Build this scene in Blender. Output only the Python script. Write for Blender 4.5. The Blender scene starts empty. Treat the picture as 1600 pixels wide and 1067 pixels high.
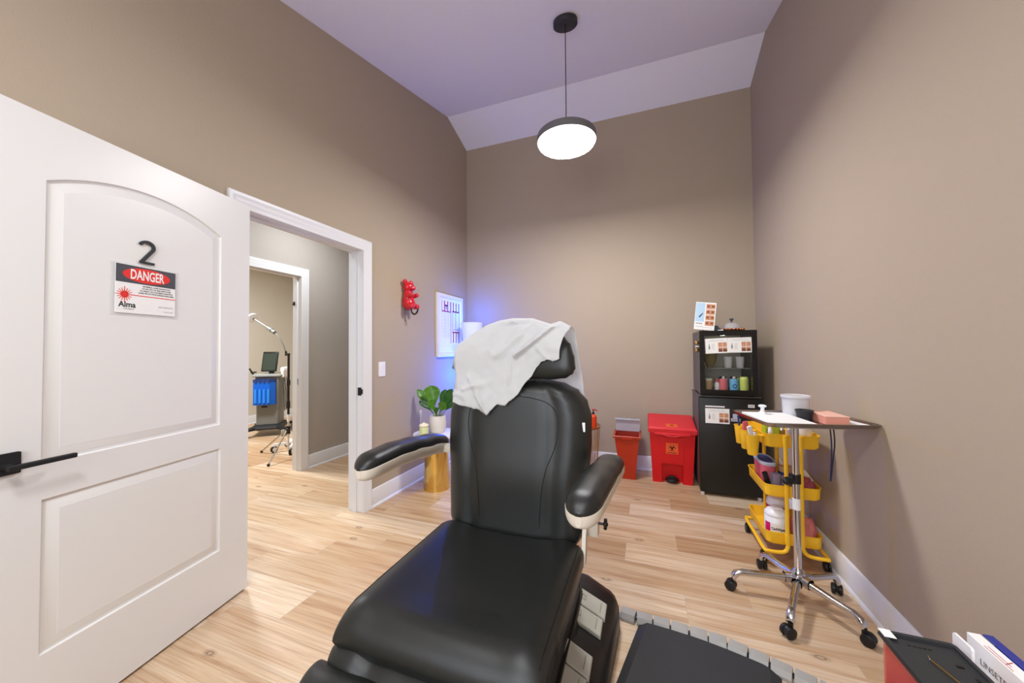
import bpy, bmesh, math, random
from mathutils import Vector, Matrix, Euler
from mathutils.geometry import tessellate_polygon
from mathutils.bvhtree import BVHTree
R = math.radians
rnd = random.Random(7)
scene = bpy.context.scene
COL = scene.collection

# ------------------------------------------------------------------ materials
def lin(c):
    return tuple(((v/12.92) if v <= 0.04045 else ((v+0.055)/1.055)**2.4) for v in c)
def hexc(h):
    return lin(tuple(int(h[i:i+2], 16)/255 for i in (0, 2, 4)))
MATS = {}
def mat(name, col='808080', rough=0.5, metal=0.0, spec=0.5, bump=0.0, bscale=200.0, trans=0.0, alpha=1.0,
        emit=None, estr=0.0, coat=0.0, var=0.0, vscale=6.0, ior=1.45, sss=0.0):
    m = bpy.data.materials.new(name); m.use_nodes = True
    nt = m.node_tree; b = nt.nodes['Principled BSDF']
    c = hexc(col) if isinstance(col, str) else lin(col)
    b.inputs['Base Color'].default_value = (*c, 1)
    b.inputs['Roughness'].default_value = rough
    b.inputs['Metallic'].default_value = metal
    b.inputs['Specular IOR Level'].default_value = spec
    b.inputs['Transmission Weight'].default_value = trans
    b.inputs['IOR'].default_value = ior
    b.inputs['Alpha'].default_value = alpha
    b.inputs['Coat Weight'].default_value = coat
    if sss:
        b.inputs['Subsurface Weight'].default_value = sss
        b.inputs['Subsurface Radius'].default_value = (0.01, 0.01, 0.01)
    if emit:
        b.inputs['Emission Color'].default_value = (*hexc(emit), 1)
        b.inputs['Emission Strength'].default_value = estr
    tc = nt.nodes.new('ShaderNodeTexCoord')
    if bump:
        n = nt.nodes.new('ShaderNodeTexNoise'); n.inputs['Scale'].default_value = bscale
        n.inputs['Detail'].default_value = 3
        nt.links.new(tc.outputs['Object'], n.inputs['Vector'])
        bp = nt.nodes.new('ShaderNodeBump'); bp.inputs['Strength'].default_value = bump
        bp.inputs['Distance'].default_value = 0.002
        nt.links.new(n.outputs['Fac'], bp.inputs['Height'])
        nt.links.new(bp.outputs['Normal'], b.inputs['Normal'])
    if var:
        n = nt.nodes.new('ShaderNodeTexNoise'); n.inputs['Scale'].default_value = vscale
        n.inputs['Detail'].default_value = 4
        nt.links.new(tc.outputs['Object'], n.inputs['Vector'])
        mx = nt.nodes.new('ShaderNodeMix'); mx.data_type = 'RGBA'
        mx.inputs[6].default_value = (*[v*(1-var) for v in c], 1)
        mx.inputs[7].default_value = (*[min(1, v*(1+var)) for v in c], 1)
        nt.links.new(n.outputs['Fac'], mx.inputs[0])
        nt.links.new(mx.outputs[2], b.inputs['Base Color'])
    MATS[name] = m
    return m
M = MATS

# ------------------------------------------------------------------ mesh builder
class B:
    def __init__(s): s.bm = bmesh.new(); s.mi = 0
    def _fin(s, verts, faces, mtx=None):
        if mtx is not None:
            for v in verts: v.co = mtx @ v.co
        for f in faces: f.material_index = s.mi
    def box(s, c, d, r=0.0, seg=2, rot=None, taper=None):
        t = bmesh.new(); bmesh.ops.create_cube(t, size=1.0)
        for v in t.verts:
            v.co = Vector((v.co.x*d[0], v.co.y*d[1], v.co.z*d[2]))
            if taper and v.co.z < 0: v.co.x *= taper[0]; v.co.y *= taper[1]
        if r > 0: bmesh.ops.bevel(t, geom=list(t.edges), offset=min(r, min(d)*0.49), segments=seg, profile=0.5, affect='EDGES')
        mtx = Matrix.Translation(Vector(c))
        if rot is not None: mtx = mtx @ (Euler(rot).to_matrix().to_4x4() if not isinstance(rot, Matrix) else rot.to_4x4())
        s.merge(t, mtx); t.free(); return s
    def bb(s, x0, x1, y0, y1, z0, z1, r=0.0, seg=2):
        return s.box(((x0+x1)/2, (y0+y1)/2, (z0+z1)/2), (abs(x1-x0), abs(y1-y0), abs(z1-z0)), r, seg)
    def merge(s, t, mtx=None, mi=None):
        mp = {}
        for v in t.verts:
            mp[v] = s.bm.verts.new((mtx @ v.co) if mtx is not None else v.co)
        for f in t.faces:
            try:
                nf = s.bm.faces.new([mp[v] for v in f.verts]); nf.material_index = s.mi if mi is None else mi; nf.smooth = True
            except ValueError: pass
    def loft(s, secs, cap=True, closed=False, loop=False):
        n = len(secs[0]); rows = [[s.bm.verts.new(Vector(p)) for p in sec] for sec in secs]
        pairs = list(zip(rows, rows[1:])) + ([(rows[-1], rows[0])] if loop else [])
        for a, b in pairs:
            for i in range(n if not closed else n):
                j = (i+1) % n
                try: f = s.bm.faces.new((a[i], a[j], b[j], b[i])); f.material_index = s.mi; f.smooth = True
                except ValueError: pass
        if cap and not loop:
            for row, rev in ((rows[0], True), (rows[-1], False)):
                try: f = s.bm.faces.new(list(reversed(row)) if rev else row); f.material_index = s.mi
                except ValueError: pass
        return s
    def grid(s, rows):
        vs = [[s.bm.verts.new(Vector(p)) for p in row] for row in rows]
        for a, b in zip(vs, vs[1:]):
            for i in range(len(a)-1):
                f = s.bm.faces.new((a[i], a[i+1], b[i+1], b[i])); f.material_index = s.mi; f.smooth = True
        return s
    def lathe(s, prof, c=(0, 0, 0), n=32, axis='Z', mtx=None):
        secs = []
        for k in range(n):
            a = 2*math.pi*k/n
            secs.append([(r*math.cos(a), r*math.sin(a), z) for r, z in prof])
        t = bmesh.new(); rows = [[t.verts.new(p) for p in sec] for sec in secs]
        m = len(prof)
        for k in range(n):
            a, b = rows[k], rows[(k+1) % n]
            for i in range(m-1):
                t.faces.new((a[i], b[i], b[i+1], a[i+1]))
        bmesh.ops.remove_doubles(t, verts=t.verts, dist=1e-6)
        mm = Matrix.Translation(Vector(c))
        if axis == 'X': mm = mm @ Matrix.Rotation(R(90), 4, 'Y')
        if axis == 'Y': mm = mm @ Matrix.Rotation(R(-90), 4, 'X')
        if mtx is not None: mm = mtx @ mm
        s.merge(t, mm); t.free(); return s
    def cyl(s, c, r, h, n=24, axis='Z', r2=None, bev=0.0, mtx=None):
        r2 = r if r2 is None else r2
        if bev:
            prof = [(0, -h/2), (r-bev, -h/2), (r-bev*0.3, -h/2+bev*0.3), (r, -h/2+bev), (r2, h/2-bev), (r2-bev*0.3, h/2-bev*0.3), (r2-bev, h/2), (0, h/2)]
        else: prof = [(0, -h/2), (r, -h/2), (r2, h/2), (0, h/2)]
        return s.lathe(prof, c, n, axis, mtx)
    def tube(s, pts, r, n=10, cap=True, loop=False, smooth=0):
        pts = [Vector(p) for p in pts]
        if smooth: pts = catmull(pts, smooth, loop)
        secs = []; N = len(pts); up = None
        for i, p in enumerate(pts):
            if loop: t = pts[(i+1) % N]-pts[i-1]
            else: t = pts[min(i+1, N-1)]-pts[max(i-1, 0)]
            t.normalize()
            if up is None:
                up = Vector((0, 0, 1)) if abs(t.z) < 0.9 else Vector((1, 0, 0))
            u = (up - t*up.dot(t)).normalized(); up = u; v = t.cross(u)
            rr = r[i*len(r)//N] if isinstance(r, (list, tuple)) else r
            secs.append([p+u*rr*math.cos(2*math.pi*k/n)+v*rr*math.sin(2*math.pi*k/n) for k in range(n)])
        return s.loft(secs, cap, loop=loop)
    def seg(s, a, b, r, n=12, r2=None):
        a, b = Vector(a), Vector(b); d = b-a; q = d.to_track_quat('Z', 'Y').to_matrix().to_4x4()
        return s.lathe([(0, 0), (r, 0), (r if r2 is None else r2, d.length), (0, d.length)], (0, 0, 0), n, mtx=Matrix.Translation(a) @ q)
    def ball(s, c, rad, n=20, rot=None):
        rad = (rad,)*3 if not isinstance(rad, (tuple, list)) else rad
        t = bmesh.new(); bmesh.ops.create_uvsphere(t, u_segments=n, v_segments=max(6, n//2+2), radius=1)
        mm = Matrix.Translation(Vector(c))
        if rot is not None: mm = mm @ Euler(rot).to_matrix().to_4x4()
        mm = mm @ Matrix.Diagonal((*rad, 1))
        s.merge(t, mm); t.free(); return s
    def prism(s, poly, fn, d0, d1, holes=()):
        """poly: 2-D outline; fn(u,v,d)->3-D; filled between depth d0 and d1"""
        loops = [list(poly)] + [list(h) for h in holes]
        flat = [p for l in loops for p in l]
        tri = tessellate_polygon([[Vector((p[0], p[1], 0)) for p in l] for l in loops])
        A = [s.bm.verts.new(Vector(fn(p[0], p[1], d0))) for p in flat]
        Bv = [s.bm.verts.new(Vector(fn(p[0], p[1], d1))) for p in flat] if d1 is not None else None
        for t in tri:
            for vs, rv in ((A, False), (Bv, True)):
                if vs is None: continue
                try: f = s.bm.faces.new([vs[i] for i in (reversed(t) if rv else t)]); f.material_index = s.mi
                except ValueError: pass
        if Bv:
            o = 0
            for l in loops:
                n = len(l)
                for i in range(n):
                    j = (i+1) % n
                    f = s.bm.faces.new((A[o+i], A[o+j], Bv[o+j], Bv[o+i])); f.material_index = s.mi; f.smooth = True
                o += n
        return s
    def text(s, body, size, fn, extrude=0.0004, align='CENTER', bold=0.0, width=None, res=3):
        """fn(u,v,d)->3-D position of a point of the lettering plane"""
        cu = bpy.data.curves.new('lettering', 'FONT'); cu.body = body; cu.size = size; cu.align_x = align; cu.align_y = 'CENTER'
        cu.extrude = 0; cu.offset = bold; cu.resolution_u = res
        ob = bpy.data.objects.new('lettering', cu); COL.objects.link(ob)
        bpy.context.view_layer.update()
        me = bpy.data.meshes.new_from_object(ob.evaluated_get(bpy.context.evaluated_depsgraph_get()))
        bpy.data.objects.remove(ob); bpy.data.curves.remove(cu)
        sx = 1.0
        if width:
            xs = [v.co.x for v in me.vertices]
            if xs: sx = width/(max(xs)-min(xs))
        vs = [s.bm.verts.new(Vector(fn(v.co.x*sx, v.co.y, extrude))) for v in me.vertices]
        for p in me.polygons:
            try: f = s.bm.faces.new([vs[i] for i in p.vertices]); f.material_index = s.mi
            except ValueError: pass
        bpy.data.meshes.remove(me); return s
    def obj(s, name, mats, parent=None, world=False, sharp=35, solid=0.0, subd=0, loc=None, rotz=0.0):
        bm = s.bm
        if world and parent is not None:
            inv = WM[parent.name].inverted()
            for v in bm.verts: v.co = inv @ v.co
        bmesh.ops.recalc_face_normals(bm, faces=bm.faces)
        me = bpy.data.meshes.new(name); bm.to_mesh(me); bm.free()
        for m in (mats if isinstance(mats, (list, tuple)) else [mats]): me.materials.append(M[m] if isinstance(m, str) else m)
        for p in me.polygons: p.use_smooth = True
        me.set_sharp_from_angle(angle=R(sharp))
        o = bpy.data.objects.new(name, me); COL.objects.link(o)
        mtx = Matrix.Identity(4)
        if loc is not None:
            o.location = loc; o.rotation_euler = (0, 0, rotz); mtx = Matrix.Translation(Vector(loc)) @ Matrix.Rotation(rotz, 4, 'Z')
        if parent is not None: o.parent = parent; mtx = WM[parent.name] @ mtx
        WM[o.name] = mtx
        if solid:
            md = o.modifiers.new('thickness', 'SOLIDIFY'); md.thickness = solid; md.offset = 0
        if subd:
            md = o.modifiers.new('smooth', 'SUBSURF'); md.levels = subd; md.render_levels = subd
        return o
WM = {}
def catmull(p, k, loop=False):
    out = []; n = len(p)
    rng = range(n if loop else n-1)
    for i in rng:
        if loop: a, b, c, d = p[i-1], p[i], p[(i+1) % n], p[(i+2) % n]
        else: a, b, c, d = p[max(i-1, 0)], p[i], p[i+1], p[min(i+2, n-1)]
        for j in range(k):
            t = j/k
            out.append(0.5*((2*b)+(c-a)*t+(2*a-5*b+4*c-d)*t*t+(-a+3*b-3*c+d)*t**3))
    if not loop: out.append(p[-1])
    return out
def interp(tab, x):
    if x <= tab[0][0]: return tab[0][1]
    for (a, u), (b, v) in zip(tab, tab[1:]):
        if x <= b: return u+(v-u)*(x-a)/(b-a)
    return tab[-1][1]
def smoothtab(tab, x):
    if x <= tab[0][0]: return tab[0][1]
    for (a, u), (b, v) in zip(tab, tab[1:]):
        if x <= b:
            t = (x-a)/(b-a); t = t*t*(3-2*t); return u+(v-u)*t
    return tab[-1][1]
def sup(hw, hd, n, N=32):
    """superellipse outline"""
    o = []
    for k in range(N):
        a = 2*math.pi*k/N; c, s = math.cos(a), math.sin(a)
        o.append((hw*math.copysign(abs(c)**(2/n), c), hd*math.copysign(abs(s)**(2/n), s)))
    return o
def rrect(w, h, r, k=4):
    o = []
    for cx, cy, a0 in ((w/2-r, h/2-r, 0), (-w/2+r, h/2-r, 90), (-w/2+r, -h/2+r, 180), (w/2-r, -h/2+r, 270)):
        for i in range(k+1):
            a = R(a0+90*i/k); o.append((cx+r*math.cos(a), cy+r*math.sin(a)))
    return o
def tag(o, label, cat, group=None, kind=None):
    o['label'] = label; o['category'] = cat
    if group: o['group'] = group
    if kind: o['kind'] = kind
    return o
def thing(name, label, cat, loc=(0, 0, 0), rotz=0.0, group=None):
    o = bpy.data.objects.new(name, None); o.empty_display_size = 0.1; COL.objects.link(o)
    o.location = loc; o.rotation_euler = (0, 0, rotz)
    WM[o.name] = Matrix.Translation(Vector(loc)) @ Matrix.Rotation(rotz, 4, 'Z')
    return tag(o, label, cat, group)
def struct(b, name, m, label, cat, **k):
    o = b.obj(name, m, **k); return tag(o, label, cat, kind='structure')
def kids(o): return [c for c in bpy.data.objects if c.parent == o]
def dup(root, loc, rotz=0.0, label=None):
    r = root.copy(); COL.objects.link(r); r.location = loc; r.rotation_euler = (0, 0, rotz)
    WM[r.name] = Matrix.Translation(Vector(loc)) @ Matrix.Rotation(rotz, 4, 'Z')
    if label: r['label'] = label
    for ch in kids(root):
        c = ch.copy(); COL.objects.link(c); c.parent = r
        for g in kids(ch):
            d = g.copy(); COL.objects.link(d); d.parent = c
    return r

# plain materials
mat('white_paint', 'e6e5e2', 0.32, bump=0.03, bscale=60)
mat('trim_paint', 'e4e4e6', 0.35)
mat('wall_taupe', 'b3a38f', 0.8, bump=0.35, bscale=110, spec=0.25)
mat('wall_hall', 'b0a8a0', 0.8, bump=0.3, bscale=110, spec=0.25)
mat('wall_cream', 'd2cabb', 0.8, bump=0.3, bscale=110, spec=0.25)
mat('ceiling_white', 'efeff2', 0.9, bump=0.2, bscale=90, spec=0.2)
mat('leather', '1f211f', 0.38, bump=0.22, bscale=650, spec=0.6)
mat('thread', '0c0c0c', 0.6)
mat('arm_leather', '181918', 0.34, bump=0.25, bscale=650, spec=0.6)
mat('beige_plastic', 'cfc6b6', 0.4)
mat('black_plastic', '161617', 0.4)
mat('black_gloss', '0d0d0e', 0.18)
mat('black_matt', '1a1a1b', 0.55)
mat('charcoal', '2b2c2e', 0.6, bump=0.25, bscale=300)
mat('button_grey', 'b9b8ab', 0.45)
mat('button_mark', '77766d', 0.5)
mat('chrome', 'd9d9dc', 0.12, 1.0)
mat('steel', 'a9a39c', 0.22, 1.0)
mat('cast_alu', 'cfcfd2', 0.16, 1.0)
mat('cover_grey', 'a3a19c', 0.42, bump=0.1, bscale=80)
mat('brass', 'e3c06c', 0.16, 1.0)
mat('copper', 'c97a4e', 0.25, 1.0)
mat('yellow_metal', 'fcc62a', 0.4, spec=0.5)
mat('red_plastic', 'd8121c', 0.35)
mat('red_dark', 'b3202a', 0.4)
mat('red_deep', '6d0a10', 0.5)
mat('sharps_red', 'b93214', 0.35)
mat('sharps_dark', '6e0f0c', 0.5)
mat('clear_plastic', 'dfe3ea', 0.12, alpha=0.42)
mat('clear_sleeve', 'f4f4f5', 0.2, alpha=0.35)
mat('frost_plastic', 'e6e6ea', 0.25, alpha=0.62)
mat('lid_clear', 'c9cbd6', 0.25, alpha=0.72)
mat('orange_label', 'f0602c', 0.5)
mat('ink', '1c1c1e', 0.6)
mat('ink_grey', '8a8a8c', 0.6)
mat('ink_soft', 'b9b6b2', 0.6)
mat('paper', 'efeeec', 0.85)
mat('paper_sheet', 'e9e9e9', 0.9, bump=0.5, bscale=45, sss=0.0)
mat('card_white', 'f0efec', 0.55)
mat('card_blue', 'b6d3ea', 0.55)
mat('sign_red', 'e22a22', 0.5)
mat('sign_slate', '47484d', 0.5)
mat('photo_skin', 'c98f6c', 0.6, var=0.45, vscale=60)
mat('photo_dark', '7c4a33', 0.6, var=0.5, vscale=70)
mat('pink_box', 'f2bda9', 0.6)
mat('pink_side', 'e59a86', 0.6)
mat('pink_bag', 'e98a86', 0.25, alpha=0.85, bump=0.6, bscale=30)
mat('magenta', 'd4126f', 0.4)
mat('crimson', 'a3192f', 0.45)
mat('rose', 'd9626f', 0.4, var=0.3, vscale=25)
mat('rose_cloth', 'b4525f', 0.9, bump=0.8, bscale=60)
mat('strap_navy', '1a2448', 0.6)
mat('navy', '22386f', 0.5)
mat('blue_cap', '2b4f97', 0.4)
mat('mauve', '8f8293', 0.5)
mat('lime', 'b9c932', 0.45, var=0.2, vscale=40)
mat('green_dark', '40601e', 0.5)
mat('cream', 'ece2cd', 0.5)
mat('tan', 'c9a878', 0.6)
mat('white_plastic', 'efeff0', 0.3)
mat('grey_plastic', '757670', 0.4)
mat('grey_dark', '55554f', 0.45)
mat('screen', '3a423a', 0.12)
mat('tank_blue', '1560c8', 0.2, alpha=0.9, emit='1560c8', estr=0.12)  # faint emission added to the blue, so the tank glows by itself
mat('tank_light', '2c86e6', 0.2)
mat('wheel_grey', '9a9c96', 0.4)
mat('fridge_grey', '565250', 0.45, spec=0.5)
mat('fridge_black', '16150f', 0.42, bump=0.35, bscale=350, spec=0.5)
mat('fridge_in', 'b5b0a0', 0.7)
mat('cut_glass', 'f6f8fa', 0.05, alpha=0.5, spec=1.0)
mat('can_red', 'e27b7e', 0.35)
mat('can_blue', '78c0ea', 0.35)
mat('can_lime', 'dbe878', 0.35)
mat('gold_bow', 'b98f4a', 0.35, 0.6)
mat('pot_white', 'ddd6cf', 0.6, bump=0.3, bscale=60)
mat('leaf', '4a7d1c', 0.35, var=0.35, vscale=25)
mat('leaf_dark', '2d5a22', 0.35, var=0.35, vscale=25)
mat('soil', '2a1d14', 0.9)
mat('candle', 'cfd49a', 0.4, var=0.25, vscale=60)
mat('bear_red', 'cf0f22', 0.12, coat=0.5)
mat('frame_white', 'e9e6ea', 0.4)
mat('print_white', 'f1eff4', 0.6)
mat('print_red', 'a8262e', 0.6)
mat('acrylic_red', 'd8403c', 0.1, alpha=0.48)
mat('box_blue', '2a338c', 0.4)
mat('smoke_glass', '2b2a24', 0.04, alpha=0.09, spec=0.5)
mat('glass', 'e8eef2', 0.03, alpha=0.22, spec=0.8)
mat('orange_bottle', 'e2481f', 0.25)
mat('lamp_dark', '2d2d30', 0.5)
mat('lamp_grey', '6b6a6c', 0.45)
mat('diffuser', 'ffffff', 0.5, emit='fffaf2', estr=9.0)
mat('blue_shade', 'dfe4f5', 0.6, emit='8fabff', estr=0.28)
mat('tape_grey', '4b5157', 0.5)
mat('wire_gold', 'c7a56b', 0.3, 0.9)

def translucent(name, amt, col):
    m = M[name]; nt = m.node_tree; b = nt.nodes['Principled BSDF']; o = nt.nodes['Material Output']
    t = nt.nodes.new('ShaderNodeBsdfTranslucent'); t.inputs[0].default_value = (*hexc(col), 1)
    x = nt.nodes.new('ShaderNodeMixShader'); x.inputs[0].default_value = amt
    nt.links.new(b.outputs[0], x.inputs[1]); nt.links.new(t.outputs[0], x.inputs[2]); nt.links.new(x.outputs[0], o.inputs['Surface'])
translucent('paper_sheet', 0.45, 'f2f2f2')
# ------------------------------------------------------------------ plank floor material
def floor_material():
    m = bpy.data.materials.new('wood_plank_tile'); m.use_nodes = True; nt = m.node_tree
    b = nt.nodes['Principled BSDF']; L = nt.links.new
    geo = nt.nodes.new('ShaderNodeNewGeometry'); sep = nt.nodes.new('ShaderNodeSeparateXYZ'); L(geo.outputs['Position'], sep.inputs[0])
    def mth(op, a, c=None):
        n = nt.nodes.new('ShaderNodeMath'); n.operation = op
        for i, v in enumerate((a, c)):
            if v is None: continue
            if isinstance(v, (int, float)): n.inputs[i].default_value = v
            else: L(v, n.inputs[i])
        return n.outputs[0]
    W, LN = 0.206, 0.9
    v = mth('DIVIDE', mth('SUBTRACT', sep.outputs['Y'], 1.006), W)
    row = mth('FLOOR', v); fv = mth('SUBTRACT', v, row)
    u = mth('DIVIDE', mth('SUBTRACT', sep.outputs['X'], mth('ADD', mth('MULTIPLY', row, 0.3), -1.93)), LN)
    colm = mth('FLOOR', u); fu = mth('SUBTRACT', u, colm)
    cmb = nt.nodes.new('ShaderNodeCombineXYZ'); L(row, cmb.inputs[0]); L(colm, cmb.inputs[1])
    wn = nt.nodes.new('ShaderNodeTexWhiteNoise'); wn.noise_dimensions = '2D'; L(cmb.outputs[0], wn.inputs['Vector'])
    # seams
    gv = mth('MINIMUM', fv, mth('SUBTRACT', 1.0, fv)); gu = mth('MINIMUM', fu, mth('SUBTRACT', 1.0, fu))
    seam = mth('MAXIMUM', mth('LESS_THAN', gv, 0.0055), mth('LESS_THAN', gu, 0.0014))
    # grain coordinates, shifted per plank
    sh = nt.nodes.new('ShaderNodeVectorMath'); sh.operation = 'MULTIPLY'; L(wn.outputs['Color'], sh.inputs[0]); sh.inputs[1].default_value = (37, 53, 11)
    ad = nt.nodes.new('ShaderNodeVectorMath'); ad.operation = 'ADD'; L(geo.outputs['Position'], ad.inputs[0]); L(sh.outputs[0], ad.inputs[1])
    def noise(scale, st, det=5, rough=0.6, dist=0.0):
        mp = nt.nodes.new('ShaderNodeMapping'); mp.inputs['Scale'].default_value = st; L(ad.outputs[0], mp.inputs['Vector'])
        n = nt.nodes.new('ShaderNodeTexNoise'); n.inputs['Scale'].default_value = scale; n.inputs['Detail'].default_value = det
        n.inputs['Roughness'].default_value = rough; n.inputs['Distortion'].default_value = dist; L(mp.outputs[0], n.inputs['Vector']); return n.outputs['Fac']
    g1 = noise(3.0, (0.45, 8, 1), 6, 0.6, 0.6); g2 = noise(8.0, (0.28, 20, 1), 4, 0.55, 0.2); g3 = noise(1.2, (0.9, 5, 1), 3, 0.5, 0.9)
    def ramp(fac, stops):
        r = nt.nodes.new('ShaderNodeValToRGB'); e = r.color_ramp.elements
        while len(e) < len(stops): e.new(0.5)
        for el, (p, c) in zip(e, stops): el.position = p; el.color = (*hexc(c), 1)
        L(fac, r.inputs['Fac']); return r.outputs['Color']
    def mix(t, a, c, f):
        n = nt.nodes.new('ShaderNodeMix'); n.data_type = 'RGBA'; n.blend_type = t
        for i, vv in ((0, f), (6, a), (7, c)):
            if isinstance(vv, (int, float)): n.inputs[i].default_value = vv
            elif isinstance(vv, str): n.inputs[i].default_value = (*hexc(vv), 1)
            else: L(vv, n.inputs[i])
        return n.outputs[2]
    base = ramp(wn.outputs['Value'], [(0.0, 'bf9f7b'), (0.3, 'd6bc9b'), (0.65, 'e6d5bc'), (1.0, 'cbae8b')])
    c = mix('MULTIPLY', base, ramp(g1, [(0.28, 'c4a282'), (0.5, 'f1e7dc'), (0.7, 'ffffff')]), 0.75)
    c = mix('MULTIPLY', c, ramp(g2, [(0.3, 'c9ab8c'), (0.55, 'ffffff'), (0.8, 'ffffff')]), 0.55)
    c = mix('MIX', c, 'bd9169', mth('MULTIPLY', ramp(g3, [(0.56, '000000'), (0.72, 'ffffff'), (1.0, 'ffffff')]), 0.5))
    # knots: sparse dark eyes
    mp = nt.nodes.new('ShaderNodeMapping'); mp.inputs['Scale'].default_value = (1.0, 1.9, 1.0); L(ad.outputs[0], mp.inputs['Vector'])
    vo = nt.nodes.new('ShaderNodeTexVoronoi'); vo.voronoi_dimensions = '2D'; vo.inputs['Scale'].default_value = 1.75; L(mp.outputs[0], vo.inputs['Vector'])
    sel = nt.nodes.new('ShaderNodeSeparateColor'); L(vo.outputs['Color'], sel.inputs[0])
    on = mth('GREATER_THAN', sel.outputs[0], 0.5)
    dd = mth('ADD', vo.outputs['Distance'], mth('MULTIPLY', mth('SUBTRACT', g2, 0.5), 0.035))
    k1 = ramp(dd, [(0.0, '9c9c9c'), (0.018, '707070'), (0.028, 'ffffff'), (0.036, 'aaaaaa'), (0.075, '000000')])
    c = mix('MIX', c, '4a2c18', mth('MULTIPLY', mth('MULTIPLY', k1, on), 0.8))
    c = mix('MIX', c, 'b9a894', mth('MULTIPLY', seam, 0.85))
    L(c, b.inputs['Base Color'])
    b.inputs['Roughness'].default_value = 0.42; b.inputs['Specular IOR Level'].default_value = 0.4
    bp = nt.nodes.new('ShaderNodeBump'); bp.inputs['Strength'].default_value = 0.25; bp.inputs['Distance'].default_value = 0.002
    L(mth('SUBTRACT', mth('MULTIPLY', g2, 0.35), seam), bp.inputs['Height']); L(bp.outputs[0], b.inputs['Normal'])
    MATS['floor'] = m
floor_material()

# ------------------------------------------------------------------ camera
F, PT, RO, YA, H = 557.19, 0.0209, -0.0078, 0.3565, 1.2609
r0 = Vector((math.cos(YA), math.sin(YA), 0)); fh = Vector((-math.sin(YA), math.cos(YA), 0)); zz = Vector((0, 0, 1))
fw = fh*math.cos(PT)+zz*math.sin(PT); u0 = -fh*math.sin(PT)+zz*math.cos(PT)
ci = r0*math.cos(RO)+u0*math.sin(RO); cu_ = -r0*math.sin(RO)+u0*math.cos(RO)
cam = bpy.data.cameras.new('camera'); co = bpy.data.objects.new('camera', cam); COL.objects.link(co)
mm = Matrix((ci, cu_, -fw)).transposed().to_4x4(); mm.translation = Vector((0, 0, H)); co.matrix_world = mm
cam.sensor_width = 36; cam.sensor_fit = 'HORIZONTAL'; cam.lens = F/1600*36; cam.clip_start = 0.02
scene.camera = co

# ------------------------------------------------------------------ room shell
XL, XR, YB, YF = -2.0716, 0.9865, 3.9726, -1.6
YK, ZK, ZB, SL = 3.5102, 3.9104, 3.7625, 0.2487
ZF = ZK-SL*(YK-YF)
T = 0.13
D0, D1, DZ = 1.300, 2.227, 2.062          # rough opening of the near doorway
XH = -3.40; XF = -6.42; TH = 0.105
b = B(); b.bb(-6.6, 1.2, -1.8, 5.4, -0.1, 0.0); struct(b, 'floor', 'floor', 'pale wood look plank tile floor', 'floor')
# left wall with the doorway
prof_top = lambda y: (ZK-SL*(YK-y)) if y <= YK else ZK+(ZB-ZK)*(y-YK)/(YB-YK)
b = B()
poly = [(YF-T, 0), (D0, 0), (D0, DZ), (D1, DZ), (D1, 0), (YB+T, 0), (YB+T, ZB+0.05), (YB, ZB+0.02), (YK, ZK+0.02), (YF-T, prof_top(YF-T)+0.02)]
b.prism(poly, lambda u, v, d: (d, u, v), XL-T, XL)
struct(b, 'wall_left', 'wall_taupe', 'taupe wall with the open doorway to the hall', 'wall')
b = B(); b.prism([(YF-T, 0), (YB+T, 0), (YB+T, ZB+0.05), (YB, ZB+0.02), (YK, ZK+0.02), (YF-T, prof_top(YF-T)+0.02)], lambda u, v, d: (d, u, v), XR, XR+T)
struct(b, 'wall_right', 'wall_taupe', 'taupe wall on the right beside the carts', 'wall')
b = B(); b.bb(XL-0.0, XR, YB, YB+T, 0, ZB+0.05); struct(b, 'wall_back', 'wall_taupe', 'taupe wall behind the red bins and fridges', 'wall')
b = B(); b.bb(XL, XR, YF-T, YF, 0, ZF+0.02); struct(b, 'wall_front', 'wall_taupe', 'taupe wall behind the viewer', 'wall')
b = B()
for (ya, za), (yb, zb) in ((((YF-T), ZF-SL*T), (YK, ZK)), ((YK, ZK), (YB+0.02, ZB-0.02*(ZK-ZB)/(YB-YK)))):
    b.loft([[(XL-0.01, ya, za), (XR+0.01, ya, za), (XR+0.01, ya, za+0.1), (XL-0.01, ya, za+0.1)],
            [(XL-0.01, yb, zb), (XR+0.01, yb, zb), (XR+0.01, yb, zb+0.1), (XL-0.01, yb, zb+0.1)]])
struct(b, 'ceiling', 'ceiling_white', 'white vaulted ceiling folding down at the far wall', 'ceiling', sharp=5)

def baseboard(b, a, c, n, h=0.142):
    """from a to c (floor points), n = direction out of the wall"""
    a, c, n = Vector((*a, 0)), Vector((*c, 0)), Vector((*n, 0))
    prof = [(0, 0), (0.026, 0), (0.026, 0.006), (0.021, 0.015), (0.015, 0.019), (0.015, h-0.012), (0.011, h-0.003), (0.006, h), (0, h)]
    b.loft([[p+n*o+Vector((0, 0, z)) for o, z in prof] for p in (a, c)], closed=True)
b = B(); baseboard(b, (XL, 2.2916), (XL, YB-0.015), (1, 0)); struct(b, 'baseboard_left', 'trim_paint', 'white baseboard along the doorway wall', 'baseboard')
b = B(); baseboard(b, (XL, YB), (XR, YB), (0, -1)); struct(b, 'baseboard_back', 'trim_paint', 'white baseboard behind the red bins', 'baseboard')
b = B(); baseboard(b, (XR, YF), (XR, YB-0.015), (-1, 0)); struct(b, 'baseboard_right', 'trim_paint', 'white baseboard beside the wheeled stand', 'baseboard')

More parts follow.
